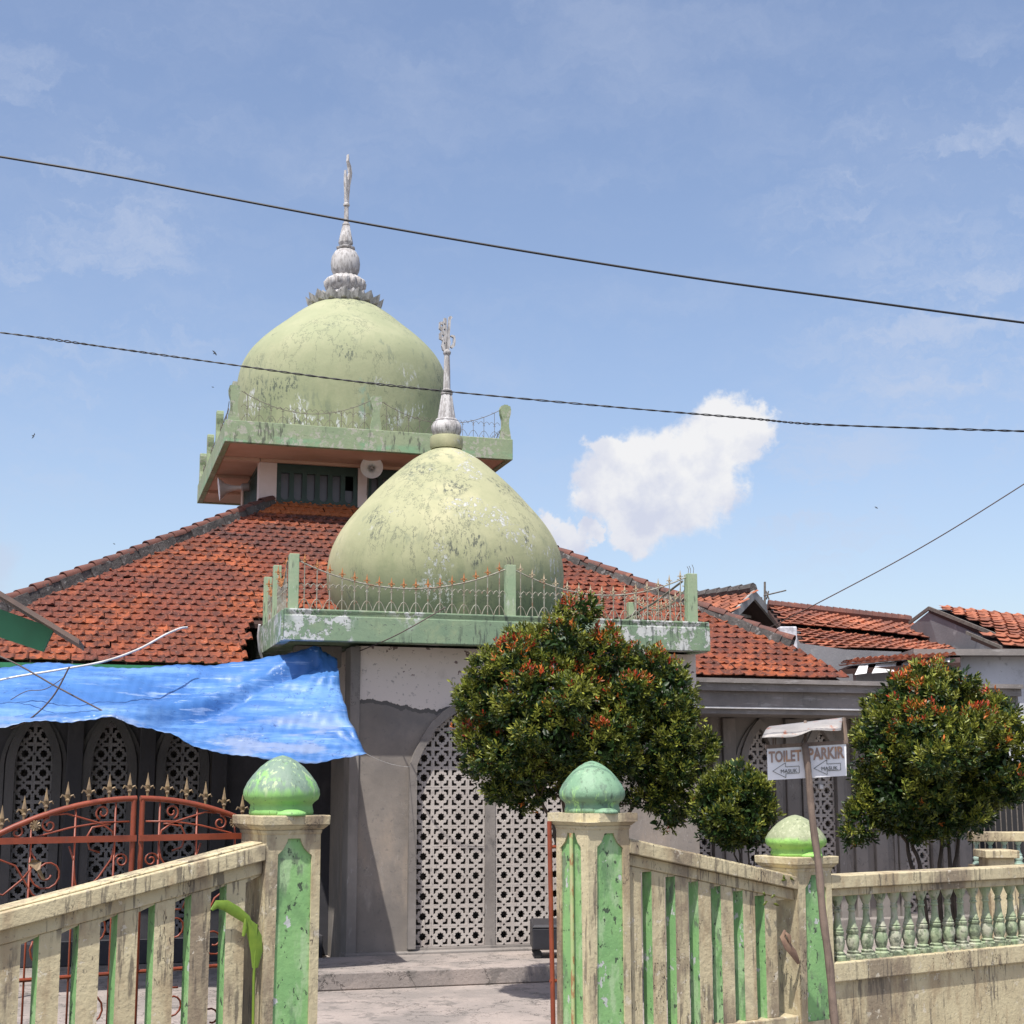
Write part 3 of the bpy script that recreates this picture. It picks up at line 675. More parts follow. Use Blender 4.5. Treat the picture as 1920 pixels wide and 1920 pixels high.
# porch roof slab
SU0, SU1, SV0, SV1 = 2.07, 6.98, 15.25, 20.2
sl = MBm()
sl.box(SU0, SU1, SV0, 17.6, 3.36, 3.655); sl.box(SU0, SU1, 17.6, 19.1, 3.36, 3.655)
fs = MBm()
fs.box(SU0, SU1, SV0 - .02, SV0 + .08, 3.33, 3.60); fs.box(SU0 - .0, SU1, SV0 + .0, SV0 + .10, 3.602, 3.672)
fs.box(SU0 - .02, SU0 + .08, SV0 + .082, 19.1, 3.33, 3.665); fs.box(SU1 - .08, SU1 + .02, SV0 + .082, 17.2, 3.33, 3.665)
slab = sl.build('porch_roof_slab', M['fascia'], mosque); fs.build('fascia', M['fascia'], slab, bevel=.008)
bm_ = MBm(); bm_.box(PU0 - .62, PU0 - .10, PV + .35, PV + .55, 3.12, 3.35); bm_.build('bracket_beam', M['concrete'], slab)

# dome
def dome(prof, c, name, m, parent):
    mb = MB(); P = []
    for i in range(len(prof) - 1):                       # Catmull-Rom through the profile
        p0 = prof[max(i - 1, 0)]; p1 = prof[i]; p2 = prof[i + 1]; p3 = prof[min(i + 2, len(prof) - 1)]
        for q in range(6):
            t = q / 6
            f_ = lambda a, b, c_, d: .5 * ((2 * b) + (-a + c_) * t + (2 * a - 5 * b + 4 * c_ - d) * t * t + (-a + 3 * b - 3 * c_ + d) * t ** 3)
            P.append((max(f_(p0[0], p1[0], p2[0], p3[0]), .001), f_(p0[1], p1[1], p2[1], p3[1])))
    P.append(prof[-1])
    mb.lathe(P, c, 112)
    return mb.build(name, m, parent, smooth='all')
DC = MF @ Vector((4.47, 17.8, 0))
pd = dome([(1.34,3.62),(1.42,3.85),(1.48,4.1),(1.515,4.35),(1.512,4.55),(1.47,4.755),(1.38,4.957),(1.25,5.151),(1.085,5.346),(.885,5.566),(.648,5.792),(.421,5.98),(.206,6.10),(.10,6.13)], DC, 'porch_dome', M['dome'], mosque)
c = MB(); c.lathe([(.20, 6.12), (.215, 6.16), (.215, 6.26), (.205, 6.29), (.15, 6.30)], DC, 40); c.build('collar', M['dome'], pd, smooth=True)
f = MB(); f.lathe([(.13, 6.27), (.165, 6.30), (.195, 6.37), (.195, 6.43), (.165, 6.485), (.12, 6.49)], DC, 40, flute=(10, .06))
f.lathe([(.12, 6.485), (.145, 6.49), (.15, 6.505), (.14, 6.525), (.118, 6.53)], DC, 32)
f.lathe([(.118, 6.53), (.105, 6.62), (.072, 6.84), (.062, 6.86)], DC, 32, flute=(8, .10))
f.lathe([(.06, 6.855), (.078, 6.865), (.08, 6.885), (.06, 6.90), (.070, 6.915), (.05, 6.93)], DC, 28)
f.lathe([(.048, 6.93), (.043, 7.2), (.036, 7.40)], DC, 20)
f.lathe([(.03, 7.39), (.048, 7.41), (.052, 7.435), (.042, 7.46), (.02, 7.475)], DC, 24)
f.build('finial', M['whitewash'], pd, smooth=True)
# openwork calligraphy plate, seen half edge-on
def orn(c, s, rz, parts, th, parent):
    fr = Matrix.Translation(c) @ Matrix.Rotation(rz, 4, 'Z')
    mb = MB(fr)
    for poly, holes in parts: mb.plate([(x * s, y * s) for x, y in poly], [[(x * s, y * s) for x, y in h] for h in holes], lambda x, y, q: (x, q - th / 2, y), th)
    return mb.build('ornament', M['whitewash'], parent, bevel=.004)
def circ(cx, cy, r, n=10, a0=0): return [(cx + r * math.cos(2 * math.pi * i / n + a0), cy + r * math.sin(2 * math.pi * i / n + a0)) for i in range(n)]
parts = [([(-.02, -.02), (.025, -.02), (.05, .12), (.035, .22), (.05, .46), (.075, .50), (.05, .52), (.02, .50), (.005, .25)], []),
         ([(-.07, .0), (-.03, -.02), (-.02, .10), (.0, .22), (-.01, .33), (-.015, .47), (-.05, .48), (-.06, .42), (-.12, .41), (-.125, .31), (-.09, .28), (-.12, .24), (-.12, .16), (-.07, .14), (-.085, .06)],
          [circ(-.085, .36, .018), circ(-.045, .38, .014), circ(-.07, .21, .016), circ(-.045, .30, .014), circ(-.045, .10, .012)]),
         ([(.04, .06), (.08, .04), (.115, .08), (.125, .16), (.115, .23), (.06, .24), (.045, .22), (.095, .20), (.09, .11), (.065, .09)], [])]
orn(DC + Vector((0, 0, 7.46)), .92, R(22), parts, .035, pd)

# railings
def railing(p0, p1, z0, ztop, zmid, nb, name, parent, m_bar, spikes=True, rb=.0065, zb=None, hoop=.27, broken=False, spike_mat=None):
    """ironwork panel with sagging top rail, hoops and forked feet between two posts (frame coordinates)"""
    P0 = Vector((p0[0], p0[1], 0)); P1 = Vector((p1[0], p1[1], 0)); mb = MB(MF)
    def T(t): return P0.lerp(P1, t)
    def zt_(t): return zmid + (ztop - zmid) * (2 * t - 1) ** 2
    mb.tube([T(t) + Vector((0, 0, zt_(t))) for t in [i / 14 for i in range(15)]], rb * 1.25, 5)
    ts = [(i + .5) / nb for i in range(nb)]; hw = .5 / nb
    for t in ts:
        b = T(t); zz = zt_(t)
        mb.tube([b + Vector((0, 0, z0)), b + Vector((0, 0, zz))], rb, 5)
        # forked foot
        for s in (-1, 1):
            q = [(0, .115), (.35, .10), (.75, .05), (.98, .0)]
            mb.tube([T(max(0, min(1, t + s * hw * a))) + Vector((0, 0, z0 + z)) for a, z in q], rb * .8, 4)
            # hoop scroll below the rail
            q = [(.0, hoop - .035), (.18, hoop - .01), (.5, hoop + .012), (.82, hoop - .002), (1.0, hoop - .03)]
            mb.tube([T(max(0, min(1, t + s * hw * a))) + Vector((0, 0, z0 + z)) for a, z in q], rb * .8, 4)
            mb.tube([T(max(0, min(1, t + s * hw * .22))) + Vector((0, 0, z0 + hoop - .055)), b + Vector((0, 0, z0 + hoop - .04))], rb * .8, 4)
        mb.tube([T(t) + Vector((0, 0, zz - .0)), T(max(0, t - hw * .6)) + Vector((0, 0, zt_(t - hw * .6) + .022))], rb * .7, 4)
    o = mb.build(name, m_bar, parent)
    if spikes:
        for t in ts: link_copy(SPIKE, 'spearhead', o, MF @ (T(t) + Vector((0, 0, zt_(t) - .01))), scale=(1, 1, 1)).data = (spike_mat or SPIKE).data
    return o
def spear_mesh(m, s=1.0, name='spearhead'):
    mb = MB()
    mb.lathe([(.006 * s, 0), (.007 * s, .02 * s), (.013 * s, .03 * s), (.007 * s, .04 * s), (.0135 * s, .060 * s), (.007 * s, .09 * s), (.001, .125 * s)], (0, 0, 0), 6)
    for sx in (-1, 1):
        mb.tube([(0, 0, .028 * s), (sx * .014 * s, 0, .050 * s), (sx * .028 * s, 0, .056 * s), (sx * .037 * s, 0, .042 * s)], [.006 * s, .006 * s, .005 * s, .003 * s], 5)
    me_o = mb.build(name, m)
    return me_o
SPIKE = spear_mesh(M['spear']); SPIKE_R = spear_mesh(M['rust']); GSPIKE = spear_mesh(M['gold'], 1.12)
for s in (SPIKE, SPIKE_R, GSPIKE): s.rotation_euler = (0, 0, PSI if s is not GSPIKE else THF)
def post(u, v, z0, z1, w, parent, rebar=False, scal=None, m='post_green'):
    mb = MBm(); mb.box(u - w / 2, u + w / 2, v - w / 2, v + w / 2, z0, z1)
    o = mb.build('railing_post', M[m], parent, bevel=.006)
    if rebar:
        r = MBm()
        for dx, dy, h in ((-.03, 0, .09), (.005, .02, .10), (.03, -.01, .11)):
            r.tube([(u + dx, v + dy, z1 - .01), (u + dx + .008, v + dy, z1 + h * .6), (u + dx - .012, v + dy, z1 + h)], .0035, 4)
        r.build('rebar', M['iron_dark'], o)
    return o
ZB = 3.675
for (u, v, z, w, rb_) in ((2.17, SV0 + .10, 4.27, .105, False), (4.60, SV0 + .10, 4.25, .11, True), (6.80, SV0 + .10, 4.24, .12, True),
                    (2.11, 16.25, 4.27, .09, False), (2.11, 17.08, 4.25, .09, False), (6.86, 17.4, 4.15, .10, False)):
    post(u, v, 3.66, z, w, slab, rb_)
railing((2.22, SV0 + .10), (4.545, SV0 + .10), ZB, 4.20, 3.94, 17, 'railing', slab, M['iron'], spike_mat=SPIKE_R)
railing((4.655, SV0 + .10), (6.74, SV0 + .10), ZB, 4.20, 3.95, 15, 'railing', slab, M['iron'])
railing((2.11, SV0 + .16), (2.11, 16.20), ZB, 4.20, 3.95, 8, 'railing', slab, M['iron'], spike_mat=SPIKE_R)
railing((2.11, 16.30), (2.11, 17.03), ZB, 4.18, 3.95, 6, 'railing', slab, M['iron'], spike_mat=SPIKE_R)
railing((6.86, SV0 + .18), (6.86, 17.34), ZB, 4.20, 3.95, 13, 'railing', slab, M['iron'])
b = MBm(); b.tube([(6.72, 15.40, 4.16), (6.55, 15.9, 3.95), (6.35, 16.3, 3.80)], .013, 6); b.build('brace', M['iron_dark'], slab)
b = MBm(); q = [mp(455, 1185, 16.9), mp(470, 1218, 16.9), mp(466, 1243, 16.9)]
b.tube([(1.97, 16.6, 3.63), (1.965, 16.65, 3.5), (1.99, 16.7, 3.34), (2.04, 16.75, 3.22)], .016, 8); b.build('drain_pipe', M['pvc'], slab, smooth=True)

# ---------------- tower
TW0, TW1, TWV0, TWV1 = 2.40, 5.35, 20.75, 23.25
ZW0, ZW1 = 5.66, 6.50
tw = MBm(); t = .14
tw.plate([(TW0, ZW0), (TW1, ZW0), (TW1, ZW1), (TW0, ZW1)], [[(2.655, 5.80), (3.86, 5.80), (3.86, 6.497), (2.655, 6.497)], [(4.0, 5.80), (5.10, 5.80), (5.10, 6.497), (4.0, 6.497)]], lambda x, y, q: (x, TWV0 + q, y), t)
tower = tw.build('tower_wall', M['tower_wall'], mosque)
for bx in ((TW0, TW0 + t, TWV0 + t + .002, TWV0 + .25), (TW0, TW0 + t, TWV1 - .25, TWV1), (TW1 - t, TW1, TWV0 + t + .002, TWV1), (TW0 + t + .002, TW1 - t - .002, TWV1 - t, TWV1)):
    tw = MBm(); tw.box(*bx, ZW0, ZW1); tw.build('wall_pier', M['tower_wall'], tower)
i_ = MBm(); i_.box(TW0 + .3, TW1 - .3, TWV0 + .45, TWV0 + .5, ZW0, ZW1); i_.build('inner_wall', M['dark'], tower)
sill = MBm(); sill.box(TW0 - .02, TW1 + .02, TWV0 - .03, TWV0 - .001, 5.72, 5.86); sill.box(TW0 - .03, TW0 - .001, TWV0, TWV1, 5.72, 5.86); sill.build('sill', M['shutter'], tower, bevel=.004)
def slot(x0, x1, y0, y1, n=6):
    r = (x1 - x0) / 2; cx = (x0 + x1) / 2
    return [(cx + r * math.cos(math.pi + math.pi * k / n), y0 + r + r * math.sin(math.pi + math.pi * k / n)) for k in range(n + 1)] + [(x1, y1), (x0, y1)]
for (a, b_, n) in ((2.657, 3.858, 6), (4.002, 5.098, 6)):
    pwid = (b_ - a - .06) / n; holes = []
    for k in range(n):
        x0 = a + .03 + pwid * k + .035; holes.append(slot(x0, x0 + pwid - .07, 5.925, 6.33))
    w_ = MBm(); w_.plate([(a, 5.862), (b_, 5.862), (b_, 6.495), (a, 6.495)], holes, lambda x, y, q: (x, TWV0 + .02 + q, y), .04)
    w = w_.build('window', M['shutter'], tower)
    g = MBm()
    for k in range(n):
        if n == 6 and a < 3 and k == 5:
            g.box(a + .03 + pwid * k, a + .03 + pwid * (k + 1), TWV0 + .075, TWV0 + .085, 5.88, 6.12); continue
        g.box(a + .03 + pwid * k, a + .03 + pwid * (k + 1) - .002, TWV0 + .075, TWV0 + .085, 5.88, 6.36)
    g.build('pane', M['dusty_glass'], w)
w_ = MBm()
for k in range(17):
    v = TWV0 + .28 + k * .122; w_.box(TW0 + .02, TW0 + .05, v, v + .05, 5.86, 6.44)
w_.box(TW0 + .02, TW0 + .055, TWV0 + .25, TWV1 - .25, 6.442, 6.498); w_.box(TW0 + .012, TW0 + .06, TWV0 + .25, TWV1 - .25, 5.80, 5.858)
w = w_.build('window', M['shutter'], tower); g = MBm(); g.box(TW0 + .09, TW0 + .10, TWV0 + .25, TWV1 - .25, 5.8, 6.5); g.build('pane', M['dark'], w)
# tower slab
A0, A1, B0, B1 = 1.79, 5.95, 19.7, 24.4
s = MBm(); s.box(A0 + .09, A1 - .09, B0 + .09, B1 - .09, 6.505, 6.74); tslab = s.build('tower_roof_slab', M['soffit'], mosque)
s = MBm(); s.box(A0, A1, B0, B0 + .088, 6.49, 6.80); s.box(A0, A1, B1 - .088, B1, 6.49, 6.80); s.box(A0, A0 + .088, B0 + .09, B1 - .09, 6.49, 6.80); s.box(A1 - .088, A1, B0 + .09, B1 - .09, 6.49, 6.80)
s.build('fascia', M['fascia_high'], tslab, bevel=.008)
s = MBm(); s.box(A0 + .092, A1 - .092, B0 + .092, B1 - .092, 6.742, 6.77); s.build('deck', M['fascia_high'], tslab)
s = MBm()
for bx in ((A0 + .1, TW0 - .002, 20.7, 20.84), (A0 + .1, TW0 - .002, 22.0, 22.14), (A0 + .1, TW0 - .002, 23.3, 23.44), (TW0 + .01, TW1 + .1, TWV0 - .06, TWV0 - .002)):
    s = MBm(); s.box(*bx, 6.46, 6.503); s.build('beam', M['soffit'], tslab)
def spost(u, v, side_dirs, z0=6.80, h=.56):
    w = .16
    prof = [(-w / 2, 0), (w / 2, 0), (w * .42, .10), (w * .30, .20), (w * .32, .30), (w * .46, .38), (w * .5, .45), (w * .42, .50), (w * .2, .51), (w * .18, h), (-w * .18, h), (-w * .2, .51), (-w * .42, .50), (-w * .5, .45), (-w * .46, .38), (-w * .32, .30), (-w * .30, .2), (-w * .42, .10)]
    mb = MBm(); fn = (lambda x, y, q: (u + x, v - .05 + q, z0 + y)) if side_dirs == 'u' else (lambda x, y, q: (u - .05 + q, v + x, z0 + y))
    mb.plate(prof, [], fn, .10)
    return mb.build('railing_post', M['fascia_high'], tslab, bevel=.006)
for (u, v, d, h) in ((A0 + .12, B0 + .07, 'u', .56), (3.92, B0 + .07, 'u', .50), (A1 - .10, B0 + .07, 'u', .52), (A0 + .06, 21.25, 'v', .42), (A0 + .06, 22.8, 'v', .42), (A0 + .06, 24.2, 'v', .5),
                     (A1 - .06, 22.0, 'v', .45), (A1 - .1, B1 - .1, 'u', .5)):
    spost(u, v, d, h=h)
for (p0, p1, n) in (((A0 + .22, B0 + .07), (3.84, B0 + .07), 11), ((4.0, B0 + .07), (A1 - .18, B0 + .07), 11)):
    railing(p0, p1, 6.80, 7.24, 6.98, n, 'railing', tslab, M['iron_dark'], rb=.0038, hoop=.24, spikes=False)
for (v0_, v1_, n) in ((19.85, 21.15, 7), (21.35, 22.7, 7), (22.9, 24.1, 6)):
    railing((A0 + .06, v0_), (A0 + .06, v1_), 6.80, 7.1, 6.92, n, 'railing', tslab, M['iron_dark'], rb=.0038, hoop=.20, spikes=False)
    railing((A1 - .06, v0_), (A1 - .06, v1_), 6.80, 7.2, 6.96, n, 'railing', tslab, M['iron_dark'], rb=.0038, hoop=.24, spikes=False)
TC = MF @ Vector((3.83, 22.0, 0))
td = dome([(1.58,6.78),(1.63,7.1),(1.665,7.5),(1.675,7.76),(1.66,8.0),(1.61,8.25),(1.51,8.46),(1.365,8.64),(1.19,8.81),(.975,8.99),(.76,9.17),(.52,9.33),(.27,9.42),(.1,9.44)], TC, 'tower_dome', M['tower_dome'], mosque)
f = MB()
def petals(mb, c, n, r0, z0, r1, z1, w, t=.03, off=0):
    for k in range(n):
        a = 2 * math.pi * (k + off) / n; d = Vector((math.cos(a), math.sin(a), 0)); s_ = Vector((-d.y, d.x, 0))
        b0 = Vector(c) + d * r0 + Vector((0, 0, z0)); tip = Vector(c) + d * r1 + Vector((0, 0, z1)); m_ = (b0 + tip) / 2
        vs = [b0 - s_ * w / 2, b0 + s_ * w / 2, m_ + s_ * w / 2 + Vector((0, 0, .01)), tip, m_ - s_ * w / 2 + Vector((0, 0, .01)), m_ + d * .03 - Vector((0, 0, t))]
        mb.add(vs, [(0, 1, 2, 4), (2, 3, 4), (1, 0, 5), (2, 1, 5), (3, 2, 5), (4, 3, 5), (0, 4, 5)])
petals(f, TC, 17, .50, 9.315, .63, 9.50, .21, .05)
petals(f, TC, 14, .36, 9.42, .42, 9.56, .16, .04, .5)
f.lathe([(.42, 9.36), (.40, 9.44), (.33, 9.52), (.24, 9.58), (.20, 9.62)], TC, 32)
f.lathe([(.20, 9.58), (.25, 9.62), (.31, 9.68), (.32, 9.76), (.29, 9.80), (.20, 9.86)], TC, 64, flute=(16, .16))
f.lathe([(.13, 9.83), (.19, 9.89), (.225, 9.97), (.235, 10.08), (.22, 10.19), (.17, 10.28), (.11, 10.32)], TC, 40)
f.lathe([(.10, 10.31), (.145, 10.33), (.15, 10.35), (.11, 10.37), (.07, 10.39)], TC, 32, flute=(8, .08))
f.lathe([(.07, 10.38), (.108, 10.42), (.112, 10.45), (.06, 10.72), (.05, 10.73)], TC, 32, flute=(7, .16))
f.lathe([(.045, 10.72), (.062, 10.735), (.058, 10.76), (.04, 10.78)], TC, 24)
f.lathe([(.040, 10.77), (.035, 11.06)], TC, 18)
f.lathe([(.03, 11.05), (.052, 11.07), (.05, 11.10), (.03, 11.12)], TC, 20)
f.build('finial', M['whitewash'], td, smooth=True)
parts = [([(-.03, 0), (.03, 0), (.04, .18), (.055, .33), (.085, .45), (.10, .56), (.07, .67), (.02, .74), (.012, .86), (0, .74), (.03, .64), (.045, .55), (.03, .46), (.0, .40), (-.035, .48), (-.045, .57), (-.05, .46), (-.05, .34), (-.035, .18)], [circ(0, .30, .012, 8)])]
orn(TC + Vector((0, 0, 11.10)), 1.0, R(55), parts, .05, td)

# roof loudspeakers
def horn(loc, aim, label, r=.165, L_=.30):
    th = empty('loudspeaker', loc, label, 'loudspeaker', 'horn loudspeakers on the tower')
    a = Vector(aim).normalized(); q = a.to_track_quat('Z', 'Y').to_matrix().to_4x4(); fr = Matrix.Translation(loc) @ q
    mb = MB(fr); P = [(.030, -L_), (.034, -L_ * .8), (.05, -L_ * .55), (.08, -L_ * .3), (.12, -.06), (r * .97, -.004), (r, .0), (r, .008), (r * .965, .006), (r * .93, -.012), (.112, -.06), (.075, -L_ * .28), (.045, -L_ * .5), (.02, -L_ * .6)]
    n = 48; vs = []; fs_ = []
    for (rr, z) in P:
        for k in range(n): an = 2 * math.pi * k / n; vs.append((rr * math.cos(an), rr * math.sin(an), z))
    for i in range(len(P) - 1):
        for k in range(n): k2 = (k + 1) % n; fs_.append((i * n + k, i * n + k2, (i + 1) * n + k2, (i + 1) * n + k))
    mb.add(vs, fs_); mb.build('bell', M['white_metal'], th, smooth='all')
    mb = MB(fr); mb.lathe([(.001, -L_ * .62), (.02, -L_ * .6), (.034, -L_ * .35), (.028, -L_ * .3), (.02, -.06), (.018, -.045), (.001, -.04)], (0, 0, 0), 24); mb.build('throat', M['horn_grey'], th, smooth=True)
    mb = MB(fr); mb.lathe([(.05, -L_ - .13), (.06, -L_ - .12), (.06, -L_ - .02), (.04, -L_)], (0, 0, 0), 24); mb.build('driver', M['horn_grey'], th, smooth=True)
    return th
hp = mp(697, 876, 20.35); hl_ = MF @ hp
th = horn(hl_, (.10, -1, -.10), 'round white horn loudspeaker facing the street under the tower eave')
br = MB(MF); br.tube([(hp.x, 20.62, hp.z - .04), (hp.x + .0, 20.66, hp.z - .36)], .012, 6); br.tube([(hp.x, 20.6, hp.z - .03), (hp.x, 20.75, hp.z - .03)], .01, 6)
br.build('bracket', M['iron_dark'], th)
hp = mp(411, 917, 21.9); th = horn(MF @ hp, (-.94, -.22, -.12), 'horn loudspeaker seen from the side at the left wall of the tower', .175, .33)
br = MB(MF); br.tube([(hp.x + .35, 21.95, hp.z + .02), (TW0, 22.0, hp.z + .02)], .012, 6); br.build('bracket', M['iron_dark'], th)

# ------------------------------------------------------------------ street fence
NF = 7.936
def MBf(): return MB(FF)
def panel_poly(x0, x1, z0, zs, zt):
    c = (x0 + x1) / 2; w = x1 - x0
    return [(x0, z0), (x1, z0), (x1, zs), (x1 - .06 * w, zs + .01), (x1 - .20 * w, zs + (zt - zs) * .38), (x1 - .30 * w, zs + (zt - zs) * .80), (x1 - .33 * w, zt), (x0 + .33 * w, zt), (x0 + .30 * w, zs + (zt - zs) * .80), (x0 + .20 * w, zs + (zt - zs) * .38), (x0 + .06 * w, zs + .01)]
def pillar(d0, ztop, label, dm, left_panel=False, broken=False, domeh=1.0):
    w, dp = .352, .37; th = empty('gate_pillar', FF @ Vector((d0 + w / 2, NF + dp / 2, GZ)), label, 'pillar', 'onion topped fence pillars')
    sh = MBf(); e = .016
    sh.box(d0 + e, d0 + w - e, NF + e, NF + dp - e, GZ, ztop - .11, 1)
    zs, zt = ztop - .235, ztop - .135
    fn = lambda x, y, q: (x, NF - .0 + q, y)
    sh.plate([(d0, GZ), (d0 + w, GZ), (d0 + w, ztop - .10), (d0, ztop - .10)], [panel_poly(d0 + .062, d0 + w - .055, GZ + .25, zs, zt)], fn, e - .002)
    if left_panel:
        sh.plate([(NF + e + .0, GZ), (NF + dp, GZ), (NF + dp, ztop - .10), (NF + e, ztop - .10)], [panel_poly(NF + .07, NF + dp - .05, GZ + .25, zs, zt)], lambda x, y, q: (d0 + q, x, y), e - .002)
    else: sh.box(d0, d0 + e - .002, NF + e, NF + dp, GZ, ztop - .10)
    sh.box(d0 + w - e + .002, d0 + w, NF + e, NF + dp, GZ, ztop - .10); sh.box(d0 + e, d0 + w - e, NF + dp - e + .002, NF + dp, GZ, ztop - .10)
    sh.build('shaft', [M['cream'], M['green']], th, bevel=.006)
    cp_ = MBf()
    o1, o2 = .012, .042
    def ring(z0_, z1_, a, b):
        cp_.hexa([(d0 - a, NF - a, z0_), (d0 + w + a, NF - a, z0_), (d0 + w + a, NF + dp + a, z0_), (d0 - a, NF + dp + a, z0_),
                  (d0 - b, NF - b, z1_), (d0 + w + b, NF - b, z1_), (d0 + w + b, NF + dp + b, z1_), (d0 - b, NF + dp + b, z1_)])
    ring(ztop - .112, ztop - .085, 0.003, .012); ring(ztop - .085, ztop - .058, .012, .038)
    if not broken: ring(ztop - .058, ztop, .042, .045)
    else:
        a = .045; z0_, z1_ = ztop - .058, ztop
        x0, x1, y0, y1 = d0 - a, d0 + w + a, NF - a, NF + dp + a
        # the front corner of the plate has broken off
        poly = [(x0, y1), (x0, y0 + .15), (x0 + .045, y0 + .13), (x0 + .05, y0 + .07), (x0 + .10, y0 + .04), (x0 + .11, y0), (x1, y0), (x1, y1)]
        cp_.plate(poly, [], lambda x, y, q: (x, y, z0_ + q), z1_ - z0_)
    cp_.build('cap', M['cream'], th, bevel=.007)
    c = FF @ Vector((d0 + w / 2, NF + dp / 2, ztop))
    P = [(.155, -.01), (.19, .0), (.192, .02), (.186, .045), (.184, .060), (.196, .075), (.219, .092), (.229, .12), (.226, .15), (.205, .195), (.172, .24), (.132, .285), (.088, .32), (.05, .342), (.022, .352), (.004, .356)]
    P = [(r, z * domeh) for r, z in P]
    mb = MB(); mb.lathe(P, c, 56, flute=(14, .022)); mb.build('onion_dome', M[dm], th, smooth='all')
    fill = MB(); vs = []
    fill.lathe([(.10, 0), (.09, .02), (.06, .035), (.02, .042), (.002, .043)], FF @ Vector((d0 + w / 2 - .01, NF + .035, ztop - .002)), 24)
    fill.build('cap_patch', M[dm], th, smooth='all')
    return th
pillar(3.591, 1.65, 'left gate pillar under the tarpaulin, its onion cap streaked grey over bright green', 'pillar_dome')
pillar(5.942, 1.635, 'gate pillar with weathered sea green onion cap, broken cap corner and two green panels', 'pillar_dome_teal', True, True)
pillar(7.885, 1.29, 'lower mossy topped pillar behind the toilet and parking sign post', 'pillar_dome_moss', domeh=.86)

def wing(da, za, db, zb_, nsl, first, label):
    """sloping slatted concrete wing; za, zb = rail top heights"""
    th = empty('fence_wing', FF @ Vector(((da + db) / 2, NF + .12, GZ)), label, 'fence', 'sloping slatted fence wings')
    zz = lambda d: za + (zb_ - za) * (d - da) / (db - da)
    r = MBf(); r.beam(da, za - .012, za, db, zb_ - .012, zb_, NF + .045, NF + .225)
    r.beam(da, za - .105, za - .012, db, zb_ - .105, zb_ - .012, NF - .005, NF + .255); r.build('top_rail', M['cream'], th, bevel=.008)
    h = MBf(); h.beam(da, za - .185, za - .107, db, zb_ - .185, zb_ - .107, NF + .04, NF + .20); h.build('sub_rail', M['cream'], th, bevel=.006)
    for k in range(nsl):
        d = first + k * .2125; x0, x1 = d, d + .118
        s_ = MBf(); y0, y1 = NF + .052, NF + .155; zb0 = GZ + .30
        z0_, z1_ = zz(x0) - .187, zz(x1) - .187
        vs = [(x0, y0, zb0), (x1, y0, zb0), (x1, y1, zb0), (x0, y1, zb0), (x0, y0, z0_), (x1, y0, z1_), (x1, y1, z1_), (x0, y1, z0_)]
        s_.add(vs, [(0, 3, 2, 1), (4, 5, 6, 7), (0, 1, 5, 4), (2, 3, 7, 6)], 0); s_.add(vs, [(1, 2, 6, 5), (3, 0, 4, 7)], 1)
        # small haunch at the top of each gap
        x2 = d + .2125
        s_.beam(x1 - .001, z1_ - .028, z1_ + .003, x2 + .001, zz(x2) - .187 - .008, zz(x2) - .184, y0 + .004, y1 - .004)
        s_.build('slat', [M['cream'], M['green']], th, bevel=.004)
    b = MBf(); b.box(da, db, NF + .02, NF + .24, GZ, GZ + .30); b.build('base', M['cream'], th, bevel=.01)
    return th
wing(1.05, .957, 3.588, 1.499, 12, 1.035, 'left slatted fence wing climbing to the gate pillar under the tarpaulin')
wing(6.297, 1.468, 7.882, 1.160, 7, 6.315, 'right slatted fence wing sloping down from the broken capped pillar')

# balustrade
bal = empty('balustrade', FF @ Vector((9.9, NF + .12, GZ)), 'straight cream balustrade with mossy turned balusters right of the sign post', 'balustrade')
r = MBf(); r.box(8.24, 11.9, NF + .0, NF + .22, 1.045, 1.14); r.box(8.24, 11.9, NF + .04, NF + .18, .985, 1.043); r.build('top_rail', M['cream'], bal, bevel=.007)
r = MBf(); r.box(8.24, 11.9, NF + .0, NF + .24, .36, .50); r.build('bottom_rail', M['cream'], bal, bevel=.008)
r = MBf(); r.box(8.24, 11.9, NF + .04, NF + .20, GZ, .358); r.build('base', M['cream'], bal)
BP = [(.062, 0), (.064, .03), (.045, .04), (.050, .055), (.036, .065), (.047, .10), (.053, .14), (.046, .175), (.040, .185), (.047, .195), (.047, .215), (.038, .222), (.043, .232), (.034, .245), (.026, .30), (.022, .355), (.030, .362), (.030, .374), (.022, .38), (.026, .392), (.020, .40), (.030, .42), (.045, .455), (.052, .486)]
mb = MB(); mb.lathe(BP, (0, 0, 0), 20); mb.box(-.062, .062, -.062, .062, -.004, .022); proto = mb.build('baluster', M['baluster'], bal, smooth=True, local=True)
proto.location = (FF @ Vector((8.40, NF + .11, .502))) - WLOC[bal]; proto.rotation_euler = (0, 0, THF)
for k in range(1, 22):
    link_copy(proto, 'baluster', bal, FF @ Vector((8.40 + k * .159, NF + .11, .502)), rot=(0, 0, THF + random.uniform(-.2, .2)))

